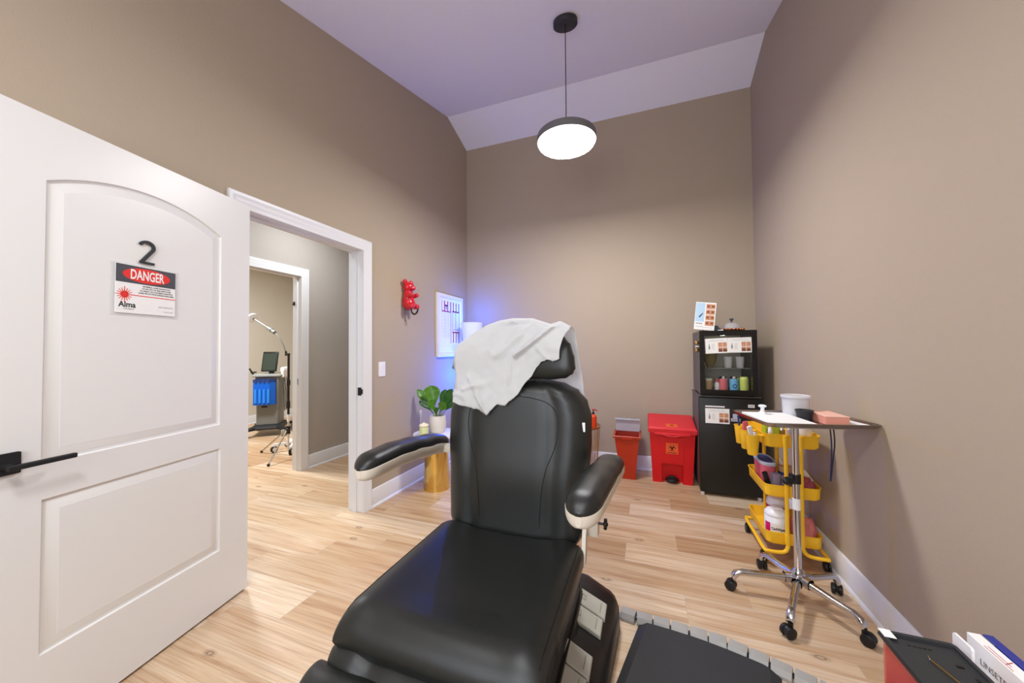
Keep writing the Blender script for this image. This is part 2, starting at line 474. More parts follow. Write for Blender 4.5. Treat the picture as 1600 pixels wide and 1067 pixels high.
def casing(b, x, sgn, y0, y1, zt, w=0.083):
    """moulded door casing on wall face x, facing sgn; clear opening y0..y1, zt"""
    prof = [(0, 0), (0, 0.010), (0.010, 0.013), (0.030, 0.013), (0.040, 0.017), (0.060, 0.018), (0.066, 0.021), (0.079, 0.021), (w, 0.017), (w, 0)]
    path = [((y1, 0), (1, 0)), ((y1, zt), (1, 1)), ((y0, zt), (-1, 1)), ((y0, 0), (-1, 0))]
    secs = []
    for (y, z), (ny, nz) in path:
        secs.append([(x+sgn*d, y+ny*o, z+nz*o) for o, d in prof])
    b.loft(secs)
def jamb(b, xa, xb, y0, y1, zt, ro):
    for yy0, yy1 in ((y0-ro, y0), (y1, y1+ro)): b.bb(xa, xb, yy0, yy1, 0, zt)
    b.bb(xa, xb, y0-ro, y1+ro, zt, zt+ro)
    xm = (xa+xb)/2
    for yy0, yy1 in ((y0, y0+0.011), (y1-0.011, y1)): b.bb(xm-0.03, xm+0.012, yy0, yy1, 0, zt)
    b.bb(xm-0.03, xm+0.012, y0+0.011, y1-0.011, zt-0.011, zt)
b = B(); J0, J1, JZ = 1.318, 2.209, 2.046
casing(b, XL, 1, J0, J1, JZ); casing(b, XL-T, -1, J0, J1, JZ); jamb(b, XL-T+0.001, XL-0.001, J0, J1, JZ, 0.016)
t1 = struct(b, 'trim_1', 'trim_paint', 'white casing and jamb of the near doorway', 'door casing')
b = B(); b.bb(-2.118, -2.082, 2.2065, 2.2088, 0.905, 0.968, 0.0005, 1); b.bb(-2.0825, -2.068, 2.2045, 2.2088, 0.918, 0.955, 0.002, 2); b.obj('strike_plate', 'black_matt', t1)
# hall beyond the doorway
b = B(); HY0, HY1, HZ = 1.850, 2.745, 2.046
b.prism([(-1.8, 0), (HY0-0.016, 0), (HY0-0.016, HZ+0.016), (HY1+0.016, HZ+0.016), (HY1+0.016, 0), (5.4, 0), (5.4, 2.75), (-1.8, 2.75)], lambda u, v, d: (d, u, v), XH-TH, XH)
struct(b, 'wall_hall', 'wall_hall', 'greige hall wall with a second doorway', 'wall')
b = B(); casing(b, XH, 1, HY0, HY1, HZ); casing(b, XH-TH, -1, HY0, HY1, HZ); jamb(b, XH-TH+0.001, XH-0.001, HY0, HY1, HZ, 0.016)
t2 = struct(b, 'trim_2', 'trim_paint', 'white casing and jamb of the doorway across the hall', 'door casing')
b = B(); b.bb(XH-0.075, XH-0.035, HY1-0.0025, HY1-0.0002, 0.9, 0.965, 0.0005, 1); b.bb(XH-0.10, XH-0.07, HY1-0.02, HY1-0.0002, 1.74, 1.78, 0.004, 2); b.obj('strike_plate', 'black_matt', t2)
b = B(); baseboard(b, (XH, HY1+0.083), (XH, 5.4), (1, 0)); struct(b, 'baseboard_hall', 'trim_paint', 'white baseboard of the hall wall', 'baseboard')
b = B(); b.bb(XF-T, XF, -0.5, 5.6, 0, 2.75); struct(b, 'wall_far', 'wall_cream', 'cream far wall of the room across the hall', 'wall')
b = B(); baseboard(b, (XF, -0.5), (XF, 5.2), (1, 0)); struct(b, 'baseboard_far', 'trim_paint', 'white baseboard of the far room', 'baseboard')
b = B(); b.bb(XF, XH-TH, 5.2, 5.2+T, 0, 2.75); b.bb(XF, XH-TH, -0.5-T, -0.5, 0, 2.75); struct(b, 'wall_side', 'wall_cream', 'side walls of the room across the hall', 'wall')
b = B(); b.bb(XH, XL-T, 5.2, 5.2+T, 0, 2.75); b.bb(XH, XL-T, -1.8, -1.8+T, 0, 2.75); struct(b, 'wall_end', 'wall_hall', 'end walls of the hall', 'wall')
b = B(); b.bb(XF-T, XL-T, -1.8, 5.6, 2.7, 2.8); struct(b, 'ceiling_hall', 'ceiling_white', 'flat white ceiling of the hall and far room', 'ceiling')

# ------------------------------------------------------------------ open door
HX, HY, DA = -1.9967, 1.3038, -0.2099
dv = Vector((-math.sin(DA), -math.cos(DA), 0)); dn = Vector((-dv.y, dv.x, 0))      # dn: out of the visible face
if dn.x < 0: dn = -dn
DP = lambda u, v, d=0: Vector((HX, HY, 0))+dv*u+dn*d+Vector((0, 0, v))
door = B(); DW, DH0, DH1, DT = 0.885, 0.012, 2.045, 0.036
def arch_poly(u0, u1, z0, zs, zm, n=24):
    """panel outline with a segmental arch on top"""
    pts = [(u0, z0), (u1, z0), (u1, zs)]
    c = (u1-u0)/2; h = zm-zs; rad = (c*c+h*h)/(2*h); a = math.asin(c/rad)
    for i in range(1, n):
        t = a-2*a*i/n; pts.append(((u0+u1)/2+rad*math.sin(t), zm-rad+rad*math.cos(t)))
    pts.append((u0, zs)); return pts
def inset(poly, d):
    out = []; n = len(poly)
    for i in range(n):
        p0, p, p1 = Vector(poly[i-1]), Vector(poly[i]), Vector(poly[(i+1) % n])
        a = (p-p0).normalized(); c = (p1-p).normalized()
        n1 = Vector((-a.y, a.x)); n2 = Vector((-c.y, c.x)); m_ = (n1+n2)
        m_ = m_/max(m_.dot(n1), 1e-4); out.append((p.x+m_.x*d, p.y+m_.y*d))
    return out
p_up = arch_poly(0.160, 0.765, 0.900, 1.828, 1.908); p_lo = [(0.155, 0.285), (0.762, 0.285), (0.762, 0.784), (0.155, 0.784)]
outer = [(0, DH0), (DW, DH0), (DW, DH1), (0, DH1)]
fl = [outer, p_up, p_lo]
tri = tessellate_polygon([[Vector((x, y, 0)) for x, y in l] for l in fl]); vs = [door.bm.verts.new(DP(x, y)) for l in fl for x, y in l]
for t in tri: door.bm.faces.new([vs[i] for i in t])
for p in (p_up, p_lo):
    steps = [(0, 0), (0.004, -0.0075), (0.012, -0.0085), (0.016, -0.0065), (0.040, -0.0015), (0.043, -0.0005)]
    door.loft([[DP(x, y, d) for x, y in inset(p, o)] for o, d in steps], cap=False, closed=True)
    q = inset(p, 0.043); tr = tessellate_polygon([[Vector((x, y, 0)) for x, y in q]]); qs = [door.bm.verts.new(DP(x, y, -0.0005)) for x, y in q]
    for t in tr: door.bm.faces.new([qs[i] for i in t])
bk = [[DP(x, y, d) for x, y in outer] for d in (0, -DT)]
door.loft(bk, cap=False); door.bm.faces.new([door.bm.verts.new(p) for p in bk[1]])
bmesh.ops.remove_doubles(door.bm, verts=door.bm.verts, dist=1e-5)
dr = struct(door, 'door_1', 'white_paint', 'open white two-panel door with an arched upper panel', 'door', sharp=18)
b = B(); sq = rrect(0.066, 0.066, 0.004)
b.prism([(0.845+x, 0.923+y) for x, y in sq], DP, 0.0, 0.009)
b.tube([DP(0.845, 0.917, 0.008), DP(0.845, 0.917, 0.045)], 0.011, 16)
hd = b.obj('door_handle', 'black_matt', dr)
b = B(); b.loft([[DP(u, 0.917+y*k, 0.052+x*k) for x, y in rrect(0.014, 0.016, 0.003)] for u, k in ((0.862, 0.9), (0.858, 1), (0.716, 1), (0.712, 0.9))])
b.obj('lever', 'black_matt', hd)

# number and warning sign on the door
b = B(); FP = lambda cu, cv, d0=0.0: (lambda u, v, d: DP(cu-u, cv+v, d0+d))
pts = []
for k in range(0, 13):
    a = R(165-205*k/12); pts.append((0.0+0.0235*math.cos(a), 0.0265+0.0205*math.sin(a)))
pts += [(-0.0195, -0.0385)]
poly_l = pts; wd = 0.0052
L_, R_ = [], []
for i, p in enumerate(pts):
    p0, p1 = Vector(pts[max(i-1, 0)]), Vector(pts[min(i+1, len(pts)-1)]); t = (p1-p0).normalized(); n = Vector((-t.y, t.x))
    L_.append((p[0]+n.x*wd, p[1]+n.y*wd)); R_.append((p[0]-n.x*wd, p[1]-n.y*wd))
f2 = FP(0.480, 1.660)
for i in range(len(pts)-1):
    b.prism([L_[i], L_[i+1], R_[i+1], R_[i]], f2, -0.0004, 0.008)
b.prism([(-0.0245, -0.043), (0.025, -0.043), (0.025, -0.0345), (-0.0245, -0.0345)], f2, -0.0004, 0.008)
tag(b.obj('door_number', 'charcoal'), 'dark grey numeral 2 fixed to the white door above the warning sign', 'number')
SG = (0.478, 1.506); fs = FP(*SG)
sgn = thing('warning_sign', 'white laser danger sign in a clear sleeve taped to the open door', 'sign', DP(SG[0], SG[1]))
b = B(); b.prism([(-0.105, -0.094), (0.105, -0.094), (0.104, 0.096), (-0.104, 0.096)], fs, 0.003, 0.0052)
b.obj('sign_sheet', 'card_white', sgn, world=True)
b = B(); b.prism([(-0.118, -0.102), (0.118, -0.102), (0.118, 0.100), (-0.118, 0.100)], fs, 0.0002, 0.0022); b.obj('sleeve', 'clear_sleeve', sgn, world=True)
b = B(); b.prism([(-0.104, 0.025), (0.104, 0.025), (0.104, 0.094), (-0.104, 0.094)], fs, 0.0053, 0.0057); b.obj('header_band', 'sign_slate', sgn, world=True)
b = B(); b.prism([(0.083*math.cos(R(a)), 0.0595+0.029*math.sin(R(a))) for a in range(0, 360, 10)], fs, 0.0058, 0.0061); b.obj('oval', 'sign_red', sgn, world=True)
b = B(); b.text('DANGER', 0.053, FP(SG[0], SG[1]+0.0585), 0.0064, bold=0.0012, width=0.118); b.obj('lettering', 'card_white', sgn, world=True)
b = B(); sc = (-0.076, -0.022)
b.prism([(sc[0]+0.0125*math.cos(R(a)), sc[1]+0.0125*math.sin(R(a))) for a in range(0, 360, 15)], fs, 0.0053, 0.0058)
for k in range(16):
    a = R(k*22.5); c_, s_ = math.cos(a), math.sin(a); r1 = 0.031 if k % 4 == 0 else 0.026
    b.prism([(sc[0]+c_*0.010-s_*0.0016, sc[1]+s_*0.010+c_*0.0016), (sc[0]+c_*0.010+s_*0.0016, sc[1]+s_*0.010-c_*0.0016), (sc[0]+c_*r1+s_*0.0009, sc[1]+s_*r1-c_*0.0009), (sc[0]+c_*r1-s_*0.0009, sc[1]+s_*r1+c_*0.0009)], fs, 0.0053, 0.0058)
b.prism([(-0.063, -0.0235), (0.104, -0.0235), (0.104, -0.0205), (-0.063, -0.0205)], fs, 0.0053, 0.0058)
b.obj('sunburst', 'sign_red', sgn, world=True)
b = B()
for i, (t_, w_) in enumerate((('INVISIBLE LASER RADIATION', 0.100), ('AVOID EYE OR SKIN EXPOSURE', 0.106), ('TO DIRECT OR SCATTERED RADIATION', 0.120), ('LASER PROTECTIVE EYEWEAR REQUIRED', 0.130))):
    b.text(t_, 0.0078, FP(SG[0]-0.034, SG[1]+0.017-0.0092*i), 0.0056, bold=0.0002, width=w_, res=1)
b.obj('warning_text', 'ink', sgn, world=True)
b = B(); b.text('Alma', 0.030, FP(SG[0]+0.067, SG[1]-0.0615), 0.0056, bold=0.0008, width=0.056)
b.text('LASERS', 0.006, FP(SG[0]+0.062, SG[1]-0.078), 0.0056, width=0.034, res=1)
b.obj('maker_name', 'ink', sgn, world=True)
b = B(); b.text('CLASS IV LASER PRODUCT', 0.006, FP(SG[0]-0.068, SG[1]-0.060), 0.0056, width=0.056, res=1)
b.obj('class_text', 'ink', sgn, world=True)
b = B(); b.text('PRODUCT LABEL', 0.005, FP(SG[0]-0.078, SG[1]-0.079), 0.0056, width=0.034, res=1)
b.obj('label_text', 'ink', sgn, world=True)

# light switch
b = B(); sw = thing('light_switch', 'white rocker light switch on the wall right of the near doorway', 'light switch', (XL, 2.4245, 1.101))
b.prism(rrect(0.078, 0.122, 0.006), lambda u, v, d: (d, u, v), 0.0005, 0.006); b.obj('plate', 'white_plastic', sw)
b = B(); b.prism(rrect(0.034, 0.068, 0.003), lambda u, v, d: (d+0.003*v/0.034, u, v), 0.005, 0.010); b.obj('rocker', 'white_plastic', sw)

# ------------------------------------------------------------------ pendant lamp
def oncl(y): return ZK-SL*(YK-y)
PX, PY, PZ = -0.515, 2.555, 2.775
pl = thing('pendant_lamp', 'round flat pendant lamp with glowing white disc hanging on a thin cord', 'lamp', (PX, PY, PZ))
b = B(); nrm = Vector((0, -SL, 1)).normalized(); q = nrm.to_track_quat('Z', 'Y').to_matrix().to_4x4()
b.cyl((0, 0, -0.0165), 0.088, 0.032, 40, bev=0.002, mtx=Matrix.Translation((0, 0, oncl(PY)-PZ)) @ q); b.cyl((0, 0, oncl(PY)-PZ-0.036), 0.008, 0.02, 12)
b.obj('canopy', 'lamp_dark', pl)
b = B(); b.cyl((0, 0, (oncl(PY)-PZ+0.03)/2-0.012), 0.0032, oncl(PY)-PZ-0.05, 8); b.obj('cord', 'black_matt', pl)
b = B(); b.lathe([(0, 0.047), (0.200, 0.047), (0.210, 0.043), (0.214, 0.034), (0.214, -0.010), (0.211, -0.010), (0.211, 0.030), (0, 0.030)], n=64); b.cyl((0, 0, 0.055), 0.012, 0.02, 16)
b.obj('housing', 'lamp_grey', pl)
b = B(); b.lathe([(0, 0.025), (0.209, 0.025), (0.209, -0.009), (0.205, -0.016), (0.194, -0.019), (0, -0.020)], n=64); b.obj('diffuser', 'diffuser', pl)

def area(name, loc, size, power, col=(1, 1, 1), rot=(0, 0, 0), shape='DISK', size_y=None):
    l = bpy.data.lights.new(name, 'AREA'); l.shape = shape; l.size = size; l.energy = power; l.color = col
    if size_y: l.size_y = size_y
    o = bpy.data.objects.new(name, l); COL.objects.link(o); o.location = loc; o.rotation_euler = rot; o.visible_camera = True; return o
area('pendant_light', (PX, PY, PZ-0.024), 0.40, 55, (0.985, 0.99, 1.0))
area('added_light_near', (-0.45, -0.25, 2.93), 0.42, 42, (0.985, 0.99, 1.0))  # unseen second light near the viewer, added to light the room
area('unseen_hall_light', (-2.75, 2.6, 2.69), 0.30, 27, (0.88, 0.94, 1.0))  # unseen area light put in to light the hall
area('unseen_hall_light', (-2.75, 0.4, 2.69), 0.30, 27, (0.88, 0.94, 1.0))  # second unseen light for the hall, no fitting modelled
area('unseen_far_light', (-4.8, 2.6, 2.69), 0.5, 150, (0.94, 0.97, 1.0))  # unseen area light put in to brighten the far room
# unseen window behind the viewer, added to light the room
wx0, wx1, wz0, wz1 = -1.35, 0.35, 0.95, 2.35
b = B(); yw = YF
for a in ((wx0-0.07, wx0, wz0-0.07, wz1+0.07), (wx1, wx1+0.07, wz0-0.07, wz1+0.07), (wx0, wx1, wz1, wz1+0.07), (wx0, wx1, wz0-0.07, wz0), ((wx0+wx1)/2-0.02, (wx0+wx1)/2+0.02, wz0, wz1)): b.bb(a[0], a[1], yw+0.001, yw+0.03, a[2], a[3])
wn_ = struct(b, 'added_window_1', 'trim_paint', 'unseen white framed window behind the viewer, added to light the room', 'window')
b = B(); b.bb(wx0, wx1, yw+0.002, yw+0.006, wz0, wz1); b.obj('pane', mat('added_pane_glow', 'dfe9f5', 0.2, emit='dfeaff', estr=1.5), wn_)  # emissive pane of the added window
area('added_window_light', ((wx0+wx1)/2, yw+0.035, (wz0+wz1)/2), wx1-wx0-0.1, 60, (0.86, 0.92, 1.0), (R(90), 0, 0), 'RECTANGLE', wz1-wz0-0.1)  # area light added in front of the pane as daylight
w = bpy.data.worlds.new('world'); scene.world = w; w.use_nodes = True; w.node_tree.nodes['Background'].inputs[0].default_value = (0.6, 0.65, 0.75, 1); w.node_tree.nodes['Background'].inputs[1].default_value = 0.05
vs_ = scene.view_settings; vs_.view_transform = 'Standard'; vs_.look = 'None'; vs_.gamma = 1; vs_.exposure = -0.42; vs_.use_curve_mapping = False
# ------------------------------------------------------------------ treatment chair
CX = -0.52
ch = thing('treatment_chair', 'black leather power treatment chair in the middle of the room, beige armrests', 'treatment chair', (CX, 1.30, 0))
# --- backrest
def bhw(z): return smoothtab([(0.49, 0.268), (0.56, 0.292), (0.70, 0.300), (0.88, 0.313), (0.98, 0.314), (1.04, 0.298), (1.085, 0.262), (1.115, 0.21), (1.13, 0.15)], z)
secs = []
for k in range(0, 47):
    t = k/46; z = 0.49+0.64*t
    e0 = min(1, (z-0.49)/0.045); e1 = min(1, (1.13-z)/0.06)
    e = math.sqrt(max(0, 1-(1-e0)**2))*math.sqrt(max(0, 1-(1-e1)**2)); e = max(e, 0.05)
    hd = 0.078*e; yc = 1.413+0.10*(z-0.56)
    hw = bhw(z)*(0.93+0.07*e)
    sec = []
    for x, y in sup(hw, hd, 5.0, 96):
        nx = x/hw
        if y < 0:      # front: crown, side bolsters, lumbar
            f = (1-abs(nx)**6)
            y -= e*f*(0.010*math.exp(-((z-0.74)/0.12)**2) - 0.013*math.exp(-(abs(nx)-0.60)**2/0.006)*0.55 + 0.008*math.exp(-(abs(nx)-0.84)**2/0.012))
            x *= 1-0.055*e*(abs(nx) > 0.5)*min(1, -y/0.078)
        sec.append((CX+x, yc+y, z))
    secs.append(sec)
b = B(); b.loft(secs, closed=True); back = b.obj('backrest', 'leather', ch, world=True, sharp=60)
def bvh(o):
    bm = bmesh.new(); bm.from_mesh(o.data); bm.transform(WM[o.name]); t = BVHTree.FromBMesh(bm); bm.free(); return t
tb = bvh(back)
def onback(x, z, off=0.0008):
    h = tb.ray_cast(Vector((x, 0.5, z)), Vector((0, 1, 0)))
    return (h[0]+Vector((0, -off, 0))) if h[0] is not None else Vector((x, 1.35, z))
half = [(0.128, 0.575), (0.132, 0.647), (0.140, 0.733), (0.155, 0.798), (0.176, 0.850), (0.191, 0.901), (0.196, 0.958), (0.187, 1.006), (0.152, 1.043), (0.095, 1.060), (0.03, 1.066)]
path = [(CX-x, z) for x, z in half]+[(CX+x, z) for x, z in reversed(half)]
p2 = catmull([Vector((x, z, 0)) for x, z in path], 5)
b = B(); b.tube([onback(p.x, p.y, 0.0002) for p in p2], 0.0017, 6); b.obj('stitching', 'thread', back, world=True)
b = B(); p = onback(CX+0.293, 0.955, 0.0); b.box((p.x, p.y-0.0015, p.z), (0.012, 0.003, 0.036), 0.001, 1); b.obj('care_tag', 'card_white', back, world=True)
# --- headrest
HT = [(-0.262, 1.185), (-0.255, 1.235), (-0.235, 1.285), (-0.20, 1.318), (-0.14, 1.352), (-0.07, 1.372), (0, 1.376), (0.07, 1.372), (0.14, 1.352), (0.20, 1.318), (0.235, 1.285), (0.255, 1.235), (0.262, 1.185)]
HB = [(-0.262, 1.180), (-0.25, 1.158), (-0.22, 1.142), (-0.16, 1.135), (0, 1.132), (0.16, 1.135), (0.22, 1.142), (0.25, 1.158), (0.262, 1.180)]
secs = []
for k in range(45):
    x = -0.262*math.cos(math.pi*k/44); zt, zb = smoothtab(HT, x), smoothtab(HB, x)
    hh = max((zt-zb)/2, 0.004); hd = 0.056*(max(0.02, 1-(abs(x)/0.2625)**5))**0.5
    y0 = 1.455-0.05*(x/0.26)**2
    secs.append([(CX+x, y0+yy+0.06*(zz_/0.12)*0.3, (zt+zb)/2+zz_) for yy, zz_ in sup(hd, hh, 2.6, 40)])
b = B(); b.loft(secs, closed=True); hr = b.obj('headrest', 'leather', ch, world=True, sharp=60)
b = B(); 
for dx in (-0.07, 0.07): b = B(); b.tube([(CX+dx, 1.475, 1.05), (CX+dx, 1.470, 1.22)], 0.009, 12); b.obj('headrest_post', 'chrome', ch, world=True)
# --- seat
def seat_top(x, y):
    nx = abs(x)/0.302; d = 0.0
    d += 0.010*math.exp(-(nx-0.80)**2/0.02)-0.012*(1-min(1, nx/0.62)**3)*min(1, max(0, (y-0.80)/0.12))
    return d
secs = []
ys = [0.755+0.60*(0.5-0.5*math.cos(math.pi*k/60)) for k in range(61)]
for y in ys:
    e0 = min(1, (y-0.755)/0.075); e1 = min(1, (1.355-y)/0.04)
    e = max(0.04, math.sqrt(max(0, 1-(1-e0)**2))*math.sqrt(max(0, 1-(1-e1)**2)))
    hh = 0.066*e; hw = (0.302-0.006*(1-e)-0.004*(y < 0.9)); zc = 0.478-0.012*(1-e0)
    sec = []
    for x, z in sup(hw, hh, 5.5, 96):
        if z > 0: z += seat_top(x, y)*e
        else: x *= 1-0.13*min(1, -z/0.066)
        sec.append((CX+x, y, zc+z))
    secs.append(sec)
b = B(); b.loft(secs, closed=True); seat = b.obj('seat', 'leather', ch, world=True, sharp=60)
ts = bvh(seat)
def onseat(x, y):
    h = ts.ray_cast(Vector((x, y, 2)), Vector((0, 0, -1))); return h[0]+Vector((0, 0, 0.0004)) if h[0] is not None else Vector((x, y, 0.54))
for sx in (-1, 1):
    b = B(); pts = [(CX+sx*0.283, y) for y in [1.34-0.03*i for i in range(19)]]
    b.tube([onseat(*p) for p in pts], 0.0016, 6)
    b.obj('stitching', 'thread', seat, world=True)
    b = B(); b.tube([(CX+sx*0.2885, y, 0.446) for y in (0.84, 1.0, 1.2, 1.33)], 0.0016, 6); b.obj('side_seam', 'thread', seat, world=True)
# --- fold of leather and leg rest
b = B(); secs = []
for k in range(41):
    t = k/40; x = -0.31+0.62*t; e = max(0.15, math.sqrt(max(0, 1-(2*t-1)**10)))
    w_ = 0.007*math.sin(9*t+1)+0.006*math.exp(-((t-0.16)/0.05)**2)-0.010*math.exp(-((t-0.24)/0.06)**2)
    secs.append([(CX+x, 0.775+yy*0.9, 0.418+zz_+w_+0.25*yy) for yy, zz_ in sup(0.060*e, 0.034*e+0.004, 2.6, 28)])
b.loft(secs, closed=True); b.obj('seat_fold', 'leather', ch, world=True, sharp=60)
b = B(); secs = []
ax = Vector((0, -0.72, -0.69)).normalized(); nv = Vector((0, -ax.z, ax.y)).normalized()
if nv.y > 0: nv = -nv
for k in range(37):
    t = 0.5-0.5*math.cos(math.pi*k/36); e0 = min(1, t*0.46/0.06); e1 = min(1, (1-t)*0.46/0.06)
    e = max(0.05, math.sqrt(max(0, 1-(1-e0)**2))*math.sqrt(max(0, 1-(1-e1)**2)))
    c = Vector((CX, 0.748, 0.416))+ax*(t*0.46)
    secs.append([c+Vector((x*(0.97+0.03*e), 0, 0))+nv*(z+(0.010*math.exp(-(abs(x)/0.3-0.8)**2/0.03) if z > 0 else 0)*e) for x, z in sup(0.330, 0.066*e, 5, 72)])
b.loft(secs, closed=True); b.obj('leg_rest', 'leather', ch, world=True, sharp=60)
# --- armrests
AZ = [(0.915, 0.870), (0.97, 0.875), (1.08, 0.874), (1.20, 0.864), (1.34, 0.845), (1.50, 0.820)]
def armrest(sx):
    A0, A1 = 0.915, 1.50
    def ac(y): return CX+sx*interp([(0.905, 0.354), (1.10, 0.371), (1.35, 0.388), (1.62, 0.392)], y)
    def secs(hw0, up, dn, n):
        out = []
        for k in range(51):
            t = 0.5-0.5*math.cos(math.pi*k/50); y = A0+(A1-A0)*t
            e = max(0.03, 1-(1-min(1, t/0.11))**2)**0.5*(1 if t < 0.9 else max(0.1, 1-((t-0.9)/0.102)**2)**0.5)*(0.90+0.10*min(1, t/0.35))
            z0 = smoothtab(AZ, y)-(0.037-0.018*t if sx > 0 else 0); sec = []
            for x, z in sup(hw0*e*(1-0.06*t), 1, n, 36): sec.append((ac(y)+x, y, z0+(z*up*e if z > 0 else z*dn*(0.50+0.50*e))))
            out.append(sec)
        return out
    b = B(); b.loft(secs(0.0545, 0.005, 0.048, 3.0), closed=True); sh = b.obj('armrest', 'beige_plastic', ch, world=True, sharp=50)
    b = B(); b.loft(secs(0.0530, 0.042, 0.001, 2.6), closed=True); b.obj('arm_pad', 'arm_leather', sh, world=True, sharp=70)
    if sx > 0:
        pxc = CX+sx*0.322
        b = B(); b.bb(pxc-0.020, pxc+0.022, 1.385, 1.435, 0.545, 0.795, 0.004); b.obj('arm_bracket', 'beige_plastic', sh, world=True)
        b = B(); kx = pxc+sx*0.022
        b.seg((kx, 1.40, 0.595), (kx+sx*0.03, 1.40, 0.595), 0.005)
        for a in range(0, 360, 120): b.seg((kx+sx*0.027, 1.40, 0.595), (kx+sx*0.027, 1.40+0.020*math.cos(R(a+90)), 0.595+0.020*math.sin(R(a+90))), 0.0065, 10)
        b.ball((kx+sx*0.027, 1.40, 0.595), 0.010, 12); b.obj('knob', 'black_plastic', sh, world=True)
    else:
        b = B(); b.bb(CX-0.375, CX-0.295, 1.415, 1.455, 0.795, 0.825, 0.004); b.obj('arm_bracket', 'beige_plastic', sh, world=True)
    if sx > 0:
        b = B(); hx = CX+sx*0.298
        b.loft([[(hx-0.006, y, z), (hx+0.008, y, z), (hx+0.008, y+0.05, z), (hx-0.006, y+0.05, z)] for y, z in ((1.30, 0.475), (1.315, 0.50), (1.335, 0.56), (1.38, 0.66))]); b.obj('hinge_plate', 'beige_plastic', ch, world=True)
armrest(1); armrest(-1)
# --- base, side covers, foot controls
b = B(); 
b.loft([[(CX+x, 1.20+y, z) for x, y in rrect(2*hw, 2*hd, 0.06, 5)] for z, hw, hd in ((0.20, 0.240, 0.44), (0.30, 0.242, 0.40), (0.41, 0.238, 0.36))])
for i in range(3): b.bb(CX-0.242-0.008*i, CX+0.242+0.0*i, 0.86+0.03*i, 1.56-0.05*i, 0.40+0.008*i, 0.412+0.008*i, 0.004)
b.obj('lift_cover', 'black_matt', ch, world=True)
b = B(); b.loft([[(CX+x, 1.12+y, z) for x, y in rrect(2*hw, 1.08, 0.09, 6)] for z, hw in ((0.0, 0.30), (0.03, 0.305), (0.13, 0.275), (0.20, 0.25))]); b.obj('base', 'black_plastic', ch, world=True, sharp=50)
b = B(); secs = []
yy_ = [0.62, 0.64, 0.70, 0.9, 1.345, 1.375, 1.40, 1.60, 1.69, 1.74, 1.77, 1.79, 1.80]
for y in yy_:
    e = 1 if y < 1.68 else max(0.15, math.sqrt(max(0, 1-((y-1.68)/0.123)**2)))
    h = 1.0 if y < 1.35 else 0.94
    xi = -0.318-0.070*max(0, 1.65-y); xo = xi+0.195*(0.45+0.55*e)
    zt = 0.195*h*(0.62+0.38*e); zo = 0.125*h*(0.62+0.38*e)
    secs.append([(xi, y, 0.0), (xi, y, zt), (xi+0.02, y, zt+0.004), (xi+0.045, y, zt), (xo-0.03, y, zo+0.02*e), (xo-0.012, y, zo), (xo-0.003, y, zo-0.02), (xo, y, 0.06), (xo, y, 0.0)])
b.loft(secs, closed=True); fc = b.obj('foot_control', 'black_plastic', ch, world=True, sharp=40)
tf = bvh(fc)
def onfc(x, y, d):
    h = tf.ray_cast(Vector((x, y, 1)), Vector((0, 0, -1))); z = h[0].z if h[0] is not None else 0.15
    return Vector((x, y, z+d))
for (y0, y1, sk) in ((1.522, 1.612, 0), (1.427, 1.515, 0), (1.225, 1.315, 0), (1.128, 1.218, 0), ):
    b = B(); rows = []
    xa = -0.272-0.070*(1.65-(y0+y1)/2); xb = xa+0.108
    for d, g in ((-0.004, 0), (0.011, 0), (0.014, 0.003)):
        rows.append([onfc(xa+g, y0+g, d), onfc(xb-g, y0+g-0.006, d), onfc(xb-g, y1-g-0.006, d), onfc(xa+g, y1-g, d)])
    b.loft(rows); pb = b.obj('pedal', 'button_grey', fc, world=True, sharp=30)
    b = B(); m0 = onfc(xb-0.022, (y0+y1)/2-0.006, 0.0145); b.loft([[onfc(xx, y0+0.012, 0.0142), onfc(xx, y1-0.02, 0.0142), onfc(xx+0.002, y1-0.02, 0.0142), onfc(xx+0.002, y0+0.012, 0.0142)] for xx in (xb-0.022,)]+[[onfc(xx, y0+0.012, 0.0149), onfc(xx, y1-0.02, 0.0149), onfc(xx+0.002, y1-0.02, 0.0149), onfc(xx+0.002, y0+0.012, 0.0149)] for xx in (xb-0.022,)])
    b.obj('pedal_line', 'button_mark', fc, world=True); b = B(); cx_, cy_ = xa+0.018, (y0+y1)/2
    b.tube([onfc(cx_+dx, cy_+dy, 0.0146) for dx, dy in ((-0.008, -0.014), (0.008, -0.014), (0.008, 0.014), (-0.008, 0.014))], 0.0008, 5, loop=True)
    b.tube([onfc(cx_+dx, cy_+dy, 0.0146) for dx, dy in ((0.0, -0.008), (0.0, 0.008))], 0.0008, 5)
    b.obj('pedal_icon', 'button_mark', fc, world=True)

